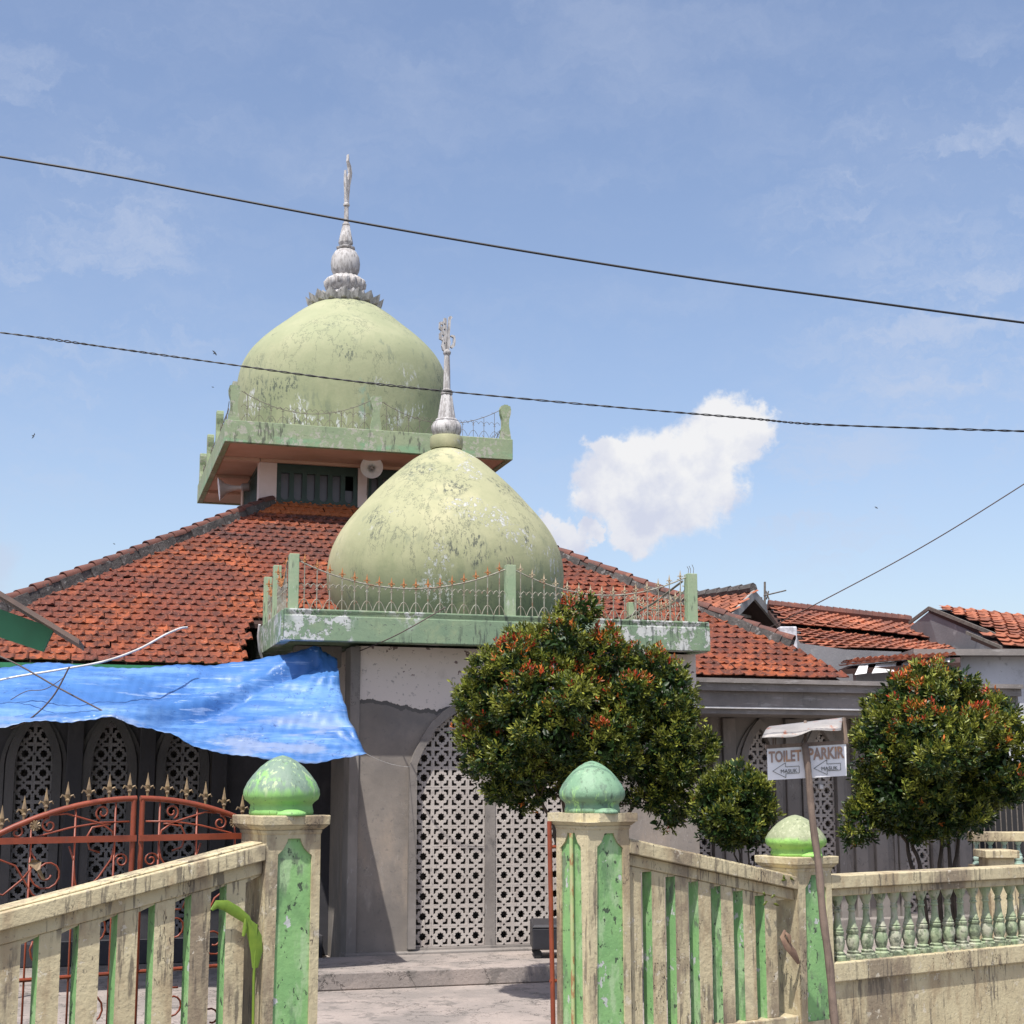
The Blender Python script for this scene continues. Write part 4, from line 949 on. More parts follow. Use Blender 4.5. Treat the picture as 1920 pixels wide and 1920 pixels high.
# ------------------------------------------------------------------ metal gate
NG = NF + .5; GC = 2.985
gate = empty('metal_gate', FF @ Vector((GC, NG, GZ)), 'red arched double leaf metal gate with gold spearheads and scrolls', 'gate')
def spiral(cx, cz, r0, turns, a0, sgn, n=18):
    return [(cx + sgn * (r0 * (1 - .75 * i / n)) * math.cos(a0 + turns * 2 * math.pi * i / n), cz + (r0 * (1 - .75 * i / n)) * math.sin(a0 + turns * 2 * math.pi * i / n)) for i in range(n + 1)]
for sg in (-1, 1):
    X = lambda x: GC + sg * x
    top = lambda x: 1.75 - .30 * x * x
    fr = MBf()
    fr.tube([(X(x), NG, top(x)) for x in [.012 + i * (1.0 - .012) / 14 for i in range(15)]], .0175, 10)
    fr.tube([(X(.026), NG, GZ + .06), (X(.026), NG, 1.745)], .016, 10); fr.tube([(X(1.0), NG, GZ + .06), (X(1.0), NG, top(1.0))], .016, 10)
    fr.box(min(X(.01), X(1.0)), max(X(.01), X(1.0)), NG - .026, NG - .008, 1.500, 1.536)
    fr.tube([(X(.02), NG, .12), (X(1.0), NG, .12)], .014, 8); fr.tube([(X(.02), NG, .75), (X(1.0), NG, .75)], .012, 8)
    leaf = fr.build('gate_leaf', M['gate_red'], gate, smooth=True)
    sc = MBf(); P3 = lambda pts: [(X(x), NG, z) for x, z in pts]
    tr = .0062
    for x in (.135, .37, .62, .86): sc.tube(P3([(x, GZ + .1), (x, top(x) - .02)]), tr, 6)
    # scrolls between the arch and the flat bar
    sc.tube(P3([(.05, 1.615), (.22, 1.612), (.40, 1.585), (.60, 1.535), (.72, 1.51)]), tr, 6)
    sc.tube(P3([(.16, 1.60)] + [(.20, 1.60), (.30, 1.63), (.42, 1.665), (.50, 1.66)]), tr, 6)
    sc.tube(P3(spiral(.21, 1.67, .045, 1.3, -1.2, 1)), tr, 6); sc.tube(P3(spiral(.52, 1.60, .045, 1.3, 1.6, -1)), tr, 6)
    sc.tube(P3(spiral(.70, 1.565, .04, 1.2, .5, 1)), tr, 6)
    sc.tube(P3([(.135, 1.50), (.15, 1.56), (.20, 1.595), (.27, 1.585), (.30, 1.53), (.28, 1.46), (.22, 1.44)]), tr, 6)
    # big lower scrolls
    sc.tube(P3([(.135, 1.48), (.15, 1.40), (.22, 1.30), (.30, 1.22), (.38, 1.12)]), tr, 6)
    sc.tube(P3([(.40, 1.48), (.37, 1.40), (.36, 1.30), (.34, 1.20), (.30, 1.10)]), tr, 6)
    sc.tube(P3(spiral(.52, 1.33, .10, 1.5, 2.8, -1)), tr, 6); sc.tube(P3(spiral(.09, 1.39, .045, 1.4, 0, 1)), tr, 6)
    sc.tube(P3([(.62, 1.46), (.58, 1.40), (.66, 1.30), (.76, 1.22), (.86, 1.25), (.95, 1.18)]), tr, 6)
    sc.tube(P3([(.98, 1.44), (.80, 1.42), (.70, 1.38), (.60, 1.22), (.50, 1.15), (.44, 1.02)]), tr, 6)
    for zc in (1.0, .55):
        sc.tube(P3(spiral(.25, zc, .10, 1.4, 1.2, 1)), tr, 6); sc.tube(P3(spiral(.50, zc - .1, .10, 1.4, 2.5, -1)), tr, 6); sc.tube(P3(spiral(.75, zc, .10, 1.4, .4, 1)), tr, 6)
    sc.build('scrollwork', M['gate_red'], leaf, smooth='all')
    for k in range(8):
        x = .055 + k * .122
        g_ = link_copy(GSPIKE, 'spearhead', leaf, FF @ Vector((X(x), NG, top(x) + .012)))
    fl = MBf(); cx, cz = X(.605), 1.60
    for k in range(10):
        a = 2 * math.pi * k / 10; fl.tube([(cx, NG - .02, cz), (cx + .030 * math.cos(a), NG - .024, cz + .030 * math.sin(a))], [.008, .006], 5)
    fl.tube([(cx, NG - .02, cz), (cx, NG - .036, cz)], .012, 8); fl.build('flower', M['gold'], leaf)
    lf = MBf(); lx, lz = X(.56), 1.36
    lf.add([(lx, NG - .02, lz + .04), (lx + sg * .05, NG - .035, lz + .055), (lx + sg * .075, NG - .02, lz + .03), (lx + sg * .03, NG - .04, lz - .01), (lx - sg * .005, NG - .03, lz - .06), (lx - sg * .03, NG - .02, lz - .065), (lx + sg * .01, NG - .04, lz - .0),
            (lx + sg * .03, NG - .012, lz + .0)], [(0, 1, 2, 3), (0, 3, 6), (3, 4, 5, 6), (0, 7, 2), (3, 7, 4), (2, 7, 3)])
    lf.build('leaf_ornament', M['gold'], leaf)
gp = empty('gate_post', FF @ Vector((5.9, NF + .35, GZ)), 'red steel gate catch frame against the left side of the broken capped pillar', 'gate post')
r = MBf(); q0 = fp(1030, 1540, NF + .38); q1 = fp(1038, 1795, NF + .38)
r.tube([(q0.x, q0.y, q0.z), (q1.x, q1.y, GZ)], .017, 10); r.tube([(q0.x, q0.y, 1.40), (q0.x + .05, q0.y, 1.40)], .012, 8); r.tube([(q0.x, q0.y, .5), (q0.x + .05, q0.y, .5)], .012, 8); r.build('pole', M['gate_red'], gp, smooth=True)
r = MBf(); r.tube([(5.925, NF + .17, 1.50), (5.925, NF + .16, GZ)], .014, 10); r.build('pole', mat('painted over pole', (.42, .42, .22), (.30, .42, .17), 8, .6, layers=[dict(sc=(20, 20, 9), lo=.5, hi=.6, c=(.30, .12, .05), amt=.8)]), gp, smooth=True)
SPIKES_SRC = (SPIKE, SPIKE_R, GSPIKE)

# ------------------------------------------------------------------ tarpaulin
def tarp():
    top = [(-60, 1247, 15.9), (120, 1247, 15.9), (260, 1250, 15.9), (400, 1249, 15.9), (470, 1240, 15.75), (540, 1227, 15.7), (600, 1221, 15.66), (632, 1234, 15.6)]
    bot = [(-60, 1372, 14.0), (30, 1360, 14.0), (65, 1352, 14.0), (128, 1358, 14.0), (205, 1344, 14.0), (270, 1355, 13.95), (330, 1385, 13.9), (400, 1409, 13.85), (500, 1427, 13.9), (600, 1426, 14.0), (688, 1412, 14.15)]
    def interp(C, t):
        n = len(C); xs = np.array([c[0] for c in C]); L_ = (xs - xs[0]) / (xs[-1] - xs[0])
        return tuple(np.interp(t, L_, [c[j] for c in C]) for j in range(3))
    def smooth(C, t): 
        a = [interp(C, min(max(t + d, 0), 1)) for d in (-.02, -.01, 0, .01, .02)]; return tuple(sum(q[j] for q in a) / 5 for j in range(3))
    NU, NV = 150, 46; vs = []
    crease = [(190, 1348), (300, 1343), (380, 1330), (450, 1305), (520, 1270), (590, 1236)]
    for j in range(NV + 1):
        t = j / NV
        for i in range(NU + 1):
            s = i / NU
            a = smooth(top, s); b = smooth(bot, s)
            if i == NU: a, b = top[-1], bot[-1]
            x = a[0] + (b[0] - a[0]) * t; y = a[1] + (b[1] - a[1]) * t; v = a[2] + (b[2] - a[2]) * t
            # right edge is drawn in as a curve
            x -= 14 * math.sin(math.pi * t) * max(0, (s - .8) / .2)
            p = onplane(x, y, Vv, v)
            # billow, a main fold and pulled wrinkles, all along the cloth's own normal
            nrm = (-Vv * .5 + Vector((0, 0, .85)))
            cy_ = np.interp(x, [c[0] for c in crease], [c[1] for c in crease])
            fd = (y - cy_); on = 1 / (1 + math.exp(-(x - 250) / 25)) * (1 if x < 600 else 0)
            h = .075 * on * math.exp(-((fd + 9) / 10) ** 2) - .09 * on * math.exp(-((fd - 7) / 9) ** 2)
            h += .018 * math.sin(x * .021 + y * .11 + 1.1 * math.sin(x * .009)) + .010 * math.sin(x * .028 + y * .19) + .007 * math.sin(x * .05 - y * .27 + 1.7) + .004 * math.sin(x * .31 + y * .13)
            h += .030 * math.sin(math.pi * t) * math.sin(s * 9)
            g = max(0, 1 - math.hypot(x - 688, y - 1412) / 150); h += .018 * g * math.sin(math.atan2(y - 1412, x - 688) * 22)
            g2 = max(0, 1 - math.hypot(x - 620, y - 1230) / 120); h += .015 * g2 * math.sin(math.atan2(y - 1230, x - 620) * 18)
            vs.append(p + nrm * h)
    fs = [(j * (NU + 1) + i, j * (NU + 1) + i + 1, (j + 1) * (NU + 1) + i + 1, (j + 1) * (NU + 1) + i) for j in range(NV) for i in range(NU)]
    mb = MB(); mb.add(vs, fs); o = mb.build('tarpaulin', M['tarp'], smooth='all'); origin_to_base(o)
    sm = o.modifiers.new('thickness', 'SOLIDIFY'); sm.thickness = .003
    tag(o, 'blue plastic tarpaulin slung from the tiled eave as an awning over the left windows', 'tarpaulin')
tarp()
def cable(name, pts, r, m, label, cat, group=None, twist=0, n=120):
    """pts: (px, py, Y) catmull chain"""
    P = [at(*p) for p in pts]
    def cr(t):
        k = t * (len(P) - 1); i = min(int(k), len(P) - 2); u = k - i
        p0, p1, p2, p3 = P[max(i - 1, 0)], P[i], P[i + 1], P[min(i + 2, len(P) - 1)]
        return .5 * ((2 * p1) + (p2 - p0) * u + (2 * p0 - 5 * p1 + 4 * p2 - p3) * u * u + (3 * p1 - p0 - 3 * p2 + p3) * u ** 3)
    mb = MB()
    if not twist: mb.tube([cr(i / n) for i in range(n + 1)], r, 7)
    else:
        for ph in (0, math.pi):
            q = []
            for i in range(n + 1):
                a = ph + twist * 2 * math.pi * i / n; q.append(cr(i / n) + Vector((0, math.cos(a), math.sin(a))) * r * 1.0 * (1 + .3 * math.sin(i * .083) + .5 * max(0, math.sin(i * .031)) ** 8))
            mb.tube(q, r, 6)
    o = mb.build(name, m, smooth='all'); origin_to_base(o); tag(o, label, cat, group); return o
cable('overhead_cable', [(-2400, -60, 7), (-1100, 120, 7), (-300, 246, 7), (20, 297, 7), (220, 331, 7), (400, 366, 7), (650, 413, 7), (960, 467, 7), (1300, 521, 7), (1600, 562, 7), (1866, 598, 7), (2200, 640, 7), (3000, 735, 7), (4200, 860, 7)], .0060, M['cable'], 'thick black overhead cable crossing the sky and the tower finial', 'cable', 'overhead cables')
cable('overhead_cable', [(-2400, 340, 9), (-1100, 495, 9), (-300, 590, 9), (20, 626, 9), (200, 651, 9), (400, 679, 9), (640, 712, 9), (850, 735, 9), (1150, 763, 9), (1400, 784, 9), (1540, 796, 9), (1866, 807, 9), (2200, 816, 9), (3000, 830, 9), (4200, 840, 9)], .0036, M['cable'], 'thin twisted overhead cable crossing in front of the tower dome', 'cable', 'overhead cables', twist=70, n=1000)
cable('overhead_cable', [(1440, 1178, 25), (1510, 1143, 24), (1700, 1042, 23), (1866, 942, 22), (2100, 788, 21), (2600, 440, 19), (3200, -20, 17)], .009, M['cable_brown'], 'brown service cable rising from the neighbour roofs to the upper right', 'cable', 'overhead cables')
q = cable('wire', [(1400 / 2.087 - .0, 1222, 15.9), (745, 1190, 15.3), (835, 1139, 15.2)], .006, M['cable_brown'], 'short slanting wire across the front of the porch roof slab', 'cable')
def rope(p, q, sag, r, label, name='rope', m='pvc'):
    mb = MB(); n = 16; mb.tube([p.lerp(q, i / n) - Vector((0, 0, sag * 4 * (i / n) * (1 - i / n))) for i in range(n + 1)], r, 5)
    o = mb.build(name, M[m], smooth='all'); origin_to_base(o); tag(o, label, name.replace('_', ' ')); return o
rope(onplane(686, 1413, Vv, 14.15), MF @ mp(768, 1438, PV - .03), .03, .003, 'thin cord tying the free corner of the tarpaulin to the porch arch')
tp = onplane(-60, 1372, Vv, 14.0); rope(tp + Vector((0, 0, .05)), Vector((tp.x - .05, tp.y + .03, GZ)), 0, .03, 'bamboo prop standing under the far left corner of the tarpaulin', 'tarpaulin_pole', 'wood')
# roughly tied canes and pipe over the tarpaulin
cable('pipe', [(-60, 1290, 13.6), (19, 1271, 13.7), (110, 1256, 13.8), (195, 1240, 14.0), (260, 1217, 14.4), (310, 1190, 14.8), (338, 1178, 15.0), (351, 1176, 15.1)], .011, M['pvc'], 'white plastic pipe curving up in front of the tiled roof above the tarpaulin', 'pipe')
for pts, lb in (([(-20, 1222, 13.6), (35, 1247, 13.6), (110, 1290, 13.6), (210, 1342, 13.6)], 'brown cane slanting down over the left of the tarpaulin'),
                ([(20, 1366, 13.5), (60, 1345, 13.5), (100, 1305, 13.5), (130, 1250, 13.5)], 'dark cane leaning up over the tarpaulin bottom edge')):
    cable('cane', pts, .008, M['cable_brown'], lb, 'cane', n=20)
cable('cable_tie', [(20, 1312, 13.5), (50, 1296, 13.5), (85, 1292, 13.5), (120, 1270, 13.5)], .004, M['cable_brown'], 'thin cord sagging across the far left of the tarpaulin', 'cord', n=20)

# ------------------------------------------------------------------ kiosk at the left edge
ks = empty('kiosk', at(-60, 1500, 9.6) * 1.0, 'green boarded kiosk roof corner poking in at the left edge', 'kiosk')
ks.location.z = GZ; WLOC[ks] = ks.location.copy()
Yk = 9.6
a = at(-160, 1020, Yk); b_ = at(148, 1208, Yk); up = Vector((0, 0, .035)); bk = Vector((-.08, .40, -.01))
mb = MB(); mb.hexa([a, b_, b_ + bk, a + bk, a + up, b_ + up, b_ + bk + up, a + bk + up]); rf = mb.build('roof_sheet', M['kiosk_edge'], ks)
a = at(-160, 1085, Yk + .25); b_ = at(101, 1178, Yk + .25); c = at(80, 1222, Yk + .25); d = at(-160, 1142, Yk + .25); th_ = Vector((0, .03, 0))
mb = MB(); mb.hexa([d, c, c + th_, d + th_, a, b_, b_ + th_, a + th_]); mb.build('gable_board', M['kiosk_green'], ks)
a = at(-160, 1020, Yk); b_ = at(-468, 1208, Yk); bk2 = Vector((.12, .55, -.015))
mb = MB(); mb.hexa([b_, a, a + bk, b_ + bk2, b_ + up, a + up, a + bk + up, b_ + bk2 + up]); mb.build('roof_sheet', M['kiosk_edge'], ks)
a = at(-160, 1085, Yk + .25); b_ = at(-421, 1178, Yk + .25); c = at(-400, 1222, Yk + .25); d = at(-160, 1142, Yk + .25)
mb = MB(); mb.hexa([c, d, d + th_, c + th_, b_, a, a + th_, b_ + th_]); mb.build('gable_board', M['kiosk_green'], ks)
p_ = at(-150, 1200, Yk + .4); q_ = at(-400, 1200, Yk + .4)
mb = MB(); mb.box(q_.x, p_.x, Yk + .32, Yk + .5, GZ, p_.z - .02); mb.build('wall', M['kiosk_green'], ks, bevel=.01)

# ------------------------------------------------------------------ case on castors
bc = MF @ Vector((5.02, 15.0, .012))
cs = empty('equipment_case', bc, 'black wheeled equipment case on the floor before the porch grille', 'case')
fr = Matrix.Translation(bc) @ Matrix.Rotation(PSI + R(-14), 4, 'Z')
mb = MB(fr); _ = 0; mb.hexa([(-.28, -.22, .09), (.32, -.22, .09), (.32, .22, .09), (-.28, .22, .09), (-.28, -.22, .31), (.32, -.22, .31), (.32, .22, .35), (-.28, .22, .35)]); mb.build('body', M['case'], cs, bevel=.012)
mb = MB(fr); mb.hexa([(-.29, -.23, .318), (.33, -.23, .318), (.33, .23, .356), (-.29, .23, .356), (-.27, -.20, .345), (.31, -.20, .345), (.31, .20, .375), (-.27, .20, .375)]); mb.build('lid', M['case'], cs, bevel=.01)
for x in (-.22, .26):
    for y in (-.17, .17):
        mb = MB(fr @ Matrix.Translation((x, y, .045)) @ Matrix.Rotation(R(90), 4, 'X')); mb.lathe([(.02, -.018), (.042, -.015), (.044, 0), (.042, .015), (.02, .018)], (0, 0, 0), 16); mb.build('castor', M['rubber'], cs, smooth=True)

# ------------------------------------------------------------------ sign
YS = 10.0
sg_ = empty('signpost', at(1557, 1910, YS), 'leaning wooden post with white board reading TOILET and PARKIR under a zinc hood', 'sign')
sg_.location.z = GZ; WLOC[sg_] = sg_.location.copy()
p0 = at(1509, 1394, YS - .03); p1 = at(1553, 1795, YS - .03); dr = (p1 - p0); k = (p0.z - GZ) / -dr.z; base = p0 + dr * k
mb = MB(); n = 24; pts = [p0.lerp(base, i / n) + Vector((math.sin(i * .9) * .004, 0, 0)) for i in range(n + 1)]
mb.tube(pts, [.024 + .006 * i / n + .002 * math.sin(i * 2.1) for i in range(n + 1)], 7); mb.build('post', M['wood'], sg_, smooth='all')
TL, TR, BR, BL = [at(*q, YS) for q in ((1438.5, 1404), (1586.5, 1395), (1587.5, 1454.5), (1440, 1463))]
ex = (TR - TL).normalized(); ez = Vector((0, 0, 1)); ey = ex.cross(ez).normalized(); bwid = (TR - TL).length
back_ = -ey * 0
if ey.y < 0: ey = -ey
mb = MB(); mb.hexa([BL, BR, BR + ey * .012, BL + ey * .012, TL, TR, TR + ey * .012, TL + ey * .012]); board = mb.build('board', M['board'], sg_)
mb = MB(); mb.hexa([TL - ex * .01 + ez * .002 - ey * .008, TR + ex * .008 + ez * .002 - ey * .008, TR + ex * .008 + ez * .002 + ey * .03, TL - ex * .01 + ez * .002 + ey * .03,
                    TL - ex * .01 + ez * .026 - ey * .008, TR + ex * .008 + ez * .026 - ey * .008, TR + ex * .008 + ez * .026 + ey * .03, TL - ex * .01 + ez * .026 + ey * .03]); mb.build('batten', M['wood'], sg_)
def put_text(txt, px, py, hpx, wpx, mt, name, bold=.012, yoff=.004):
    cu = bpy.data.curves.new('t', 'FONT'); cu.body = txt; cu.size = 1; cu.offset = bold; cu.extrude = .5; cu.resolution_u = 3
    o = bpy.data.objects.new('t', cu); COL.objects.link(o); bpy.context.view_layer.update()
    me = bpy.data.meshes.new_from_object(o.evaluated_get(bpy.context.evaluated_depsgraph_get()))
    co = np.array([v.co[:] for v in me.vertices]); mn, mx = co.min(0), co.max(0)
    P = at(px, py, YS); s = YS * 1.01 / F; slope = (TR - TL).normalized()
    mb = MB(); vs = []
    for c in co:
        x = (c[0] - mn[0]) / (mx[0] - mn[0]) * wpx * s; z = (c[1] - mn[1]) / (mx[1] - mn[1]) * hpx * s; y = (c[2] / 1.0) * .0016
        vs.append(P + slope * x + ez * z - ey * (yoff + .0016 - y))
    fs = [tuple(p.vertices) for p in me.polygons]
    mb.add(vs, fs); bpy.data.objects.remove(o); bpy.data.curves.remove(cu); bpy.data.meshes.remove(me)
    return mb.build(name, mt, board)
put_text('TOILET', 1441.5, 1430.5, 21, 60, M['letter'], 'lettering', .03)
put_text('PARKIR', 1516, 1425.5, 22, 66, M['letter'], 'lettering', .03)
put_text('MASUK', 1464, 1450, 7.0, 30, M['ink'], 'lettering', .0)
put_text('MASUK', 1540, 1445, 7.0, 30, M['ink'], 'lettering', .0)
def arrow(x0, y0):
    S = [(0, 0), (24, 14), (24, 6.5), (49, 6.5), (49, -6.0), (24, -6.0), (24, -13)]
    P = at(x0, y0, YS); s = YS * 1.01 / F; mb = MB(); sl_ = (TR - TL).normalized()
    pts = [P + sl_ * x * s + ez * z * s - ey * .005 for x, z in S]
    for i in range(len(pts)): mb.tube([pts[i], pts[(i + 1) % len(pts)]], .0016, 4)
    return mb.build('arrow', M['ink'], board)
arrow(1448.5, 1446); arrow(1526, 1440.5)
# zinc hood and its struts
hA, hB, hC, hD = at(1443, 1362, YS + .16), at(1582, 1345.5, YS + .16), at(1577, 1362.5, YS - .14), at(1428.5, 1383.5, YS - .14)
mb = MB(); NN = 16; vs = []
for j in range(7):
    t = j / 6
    for i in range(NN + 1):
        s_ = i / NN; p = hA.lerp(hB, s_).lerp(hD.lerp(hC, s_), t); p = p + Vector((0, 0, .014 * math.sin(math.pi * t) + .006 * math.sin(s_ * 11) * t - .02 * (t > .9) * abs(math.sin(s_ * 5))))
        vs.append(p)
fs_ = [(j * (NN + 1) + i, j * (NN + 1) + i + 1, (j + 1) * (NN + 1) + i + 1, (j + 1) * (NN + 1) + i) for j in range(6) for i in range(NN)]
mb.add(vs, fs_); hood = mb.build('hood', M['zinc'], sg_, smooth='all'); sm = hood.modifiers.new('t', 'SOLIDIFY'); sm.thickness = .002
mb = MB(); mb.tube([at(1582, 1346, YS + .04), at(1587, 1396, YS + .01)], .014, 6); mb.build('strut', M['wood'], sg_)
mb = MB(); mb.tube([at(1450, 1372, YS + .02), at(1449, 1403, YS + .01)], .008, 6); mb.tube([at(1454, 1372, YS + .02), at(1454, 1403, YS + .01)], .006, 6); mb.build('strut', M['wood'], sg_)
mb = MB(); mb.tube([at(1510, 1352, YS + .10), at(1510, 1400, YS + .02)], .012, 6); mb.build('strut', M['wood'], sg_)

# ------------------------------------------------------------------ neighbour buildings
def quad_tiles(bl, br, tr, tl, pw_, pl_, name, parent, under=True):
    """tile field on a 4-cornered slope"""
    bl, br, tr, tl = map(Vector, (bl, br, tr, tl))
    nr = max(2, int(((tl - bl).length + (tr - br).length) / 2 / pl_)); rows = []
    nn = (br - bl).cross(tl - bl).normalized()
    if nn.z < 0: nn = -nn
    for r in range(nr):
        t = r / nr; a = bl.lerp(tl, t); b = br.lerp(tr, t); L_ = (b - a).length; nc = int(L_ / pw_); A = (b - a) / L_
        B = nn.cross(A).normalized()
        if B.z < 0: B = -B
        wob = lambda c: Vector((0, 0, .03 * math.sin(c * .21 + r * .3)))
        for c in range(nc): rows.append((np.array(a + A * pw_ * (c + (.5 if r % 2 else 0)) + wob(c)), np.array(A), np.array(B), np.array(nn)))
    o = tile_mesh(rows, pw_, pl_ * 1.25, M['far_tile'], name, parent, step=.026)
    mb = MB(); d = nn * .06; mb.hexa([bl - d * 1.8, br - d * 1.8, tr - d * 1.8, tl - d * 1.8, bl - d * .7, br - d * .7, tr - d * .7, tl - d * .7]); mb.build('roof_boarding', M['underlay'], o)
    return o
def bar(mb, p, q, w, h):
    p = Vector(p); q = Vector(q); d = (q - p).normalized(); s = d.cross(Vector((0, 0, 1))).normalized() * w / 2; u_ = Vector((0, 0, h / 2))
    mb.hexa([p - s - u_, q - s - u_, q + s - u_, p + s - u_, p - s + u_, q - s + u_, q + s + u_, p + s + u_])
# gabled house behind the hip
Y = 27.0
ap = at(1413, 1108, Y); lb = at(1362, 1158, Y - 1.2); rb = at(1476, 1180, Y + 1.6)
hs = empty('house', Vector((ap.x, ap.y, GZ)), 'small gabled house with planked eave and antenna, behind the right hip of the mosque', 'house')
rdir = Vector((-.64, .77, 0)) * 3.4
bk = lambda p: p + rdir
quad_tiles(bk(lb), lb, ap, bk(ap), .22, .24, 'roof', hs); quad_tiles(rb, bk(rb), bk(ap), ap, .22, .24, 'roof', hs)
mb = MB(); bar(mb, lb - Vector((0, 0, .10)), ap - Vector((0, 0, .07)), .05, .17); bar(mb, ap - Vector((0, 0, .07)), rb - Vector((0, 0, .10)), .05, .17)
gdir = rdir.normalized()
mb.build('bargeboard', M['plank'], hs)
la, ra, aa = lb + gdir * .5 - Vector((0, 0, .2)), rb + gdir * .5 - Vector((0, 0, .2)), ap + gdir * .5 - Vector((0, 0, .2))
mb = MB(); t_ = gdir * .2
lz, rz_ = Vector((la.x, la.y, GZ)), Vector((ra.x, ra.y, GZ))
mb.add([lz, rz_, ra, aa, la, lz + t_, rz_ + t_, ra + t_, aa + t_, la + t_], [(0, 1, 2, 3, 4), (9, 8, 7, 6, 5), (0, 5, 6, 1), (1, 6, 7, 2), (2, 7, 8, 3), (3, 8, 9, 4), (4, 9, 5, 0)]); mb.build('wall', M['house_wall'], hs)
mb = MB()
bar(mb, aa.lerp(la, .35) - gdir * .1, aa.lerp(ra, .35) - gdir * .1, .05, .05); bar(mb, aa.lerp(la, .7) - gdir * .1, aa.lerp(ra, .7) - gdir * .1, .05, .05)
mb.build('gable_batten', M['plank'], hs)
mb = MB(); caps = 12
for i in range(caps):
    a = ap.lerp(bk(ap), i / caps) + Vector((0, 0, .05)); b = ap.lerp(bk(ap), (i + 1.1) / caps) + Vector((0, 0, .04)); mb.tube([a, b], [.11, .09], 8)
mb.build('ridge_tiles', M['mortar'], hs, smooth=True)
an = empty('antenna', at(1434, 1128, Y + .6), 'thin television antenna on the gabled neighbour roof', 'antenna')
mb = MB(); mb.tube([at(1434, 1140, Y + .6), at(1434, 1091, Y + .6)], .022, 6); mb.build('mast', M['iron_dark'], an)
mb = MB(); mb.tube([at(1432, 1117, Y + .6), at(1474, 1107, Y + .3)], .014, 5); mb.tube([at(1436, 1108, Y + .6), at(1442, 1124, Y + .6)], .014, 5); mb.tube([at(1441, 1108, Y + .6), at(1437, 1124, Y + .6)], .014, 5); mb.build('boom', M['iron_dark'], an)
# long low house
hs = empty('house', at(1620, 1465, 26) * 1.0, 'long neighbour house with two stepped orange tiled roof slopes', 'house'); hs.location.z = GZ; WLOC[hs] = hs.location.copy()
T1 = [at(1462, 1170, 25.2), at(1783, 1203, 24.6), at(1707, 1168, 26.6), at(1440, 1139, 26.6)]
quad_tiles(*T1, .20, .22, 'roof', hs)
quad_tiles(at(1500, 1216, 23.2), at(1800, 1226, 23.0), at(1778, 1204, 24.7), at(1485, 1180, 25.2), .20, .22, 'roof', hs)
mb = MB()
for i in range(22):
    a = T1[3].lerp(T1[2], i / 22) + Vector((0, 0, .05)); b = T1[3].lerp(T1[2], (i + 1.1) / 22) + Vector((0, 0, .05)); mb.tube([a, b], [.10, .085], 8)
mb.build('ridge_tiles', M['ridge'], hs, smooth=True)
mb = MB(); a = at(1492, 1200, 23.6); b = at(1800, 1230, 23.6); mb.box(a.x, b.x, 23.6, 23.8, GZ, at(1600, 1224, 23.6).z - .05); mb.build('wall', M['house_wall'], hs)
# garden wall with small white block and stepped top
gw = empty('boundary_wall', at(1560, 1465, 21.5), 'grey boundary wall with sloping top beside the right hip of the mosque', 'wall'); gw.location.z = GZ; WLOC[gw] = gw.location.copy()
pts = [at(1488, 1180, 21.5), at(1500, 1206, 21.5), at(1545, 1212, 21.5), at(1585, 1218, 21.5), at(1690, 1222, 21.5)]
mb = MB(); P = [(p.x, p.z) for p in pts]; x0, x1 = P[0][0], P[-1][0]
mb.plate([(x0 - .3, GZ), (x1, GZ)] + [(x, z) for x, z in P[::-1]] + [(x0 - .3, P[0][1])], [], lambda x, y, q: (x, 21.5 + q, y), .2); mb.build('wall_body', M['house_wall'], gw)
a = at(1457, 1177, 21.4); b = at(1490, 1195, 21.4); mb = MB(); mb.box(a.x, b.x, 21.2, 21.45, b.z - .6, a.z); mb.build('white_block', M['house_white'], gw, bevel=.02)
# low tiled canopy with white cloths
cn = empty('canopy', at(1680, 1465, 19.6), 'low tiled lean-to canopy with white sheets hanging under its edge', 'canopy'); cn.location.z = GZ; WLOC[cn] = cn.location.copy()
quad_tiles(at(1572, 1250, 19.6), at(1800, 1236, 19.2), at(1800, 1223, 20.8), at(1590, 1243, 20.8), .18, .2, 'roof', cn)
for i, (x0, x1) in enumerate(((1608, 1628), (1640, 1681), (1691, 1712), (1716, 1745), (1758, 1782))):
    y0 = 1253 - (x0 - 1600) * .09; a, b = at(x0 + 3, y0 - 4, 19.55), at(x1, y0 - 5 - (x1 - x0) * .09, 19.55); c, d = at(x1 - 3, y0 + 10, 19.4), at(x0 - 5, y0 + 13, 19.4)
    mb = MB(); o_ = Vector((0, .02, 0)); mb.hexa([d, c, c + o_, d + o_, a, b, b + o_, a + o_]); mb.build('white_sheet', M['white_edge'], cn)
mb = MB(); a = at(1605, 1290, 19.9); b = at(1790, 1262, 19.9); mb.box(a.x, b.x, 19.9, 20.05, GZ, at(1700, 1256, 19.9).z); mb.build('back_wall', M['house_white'], cn)
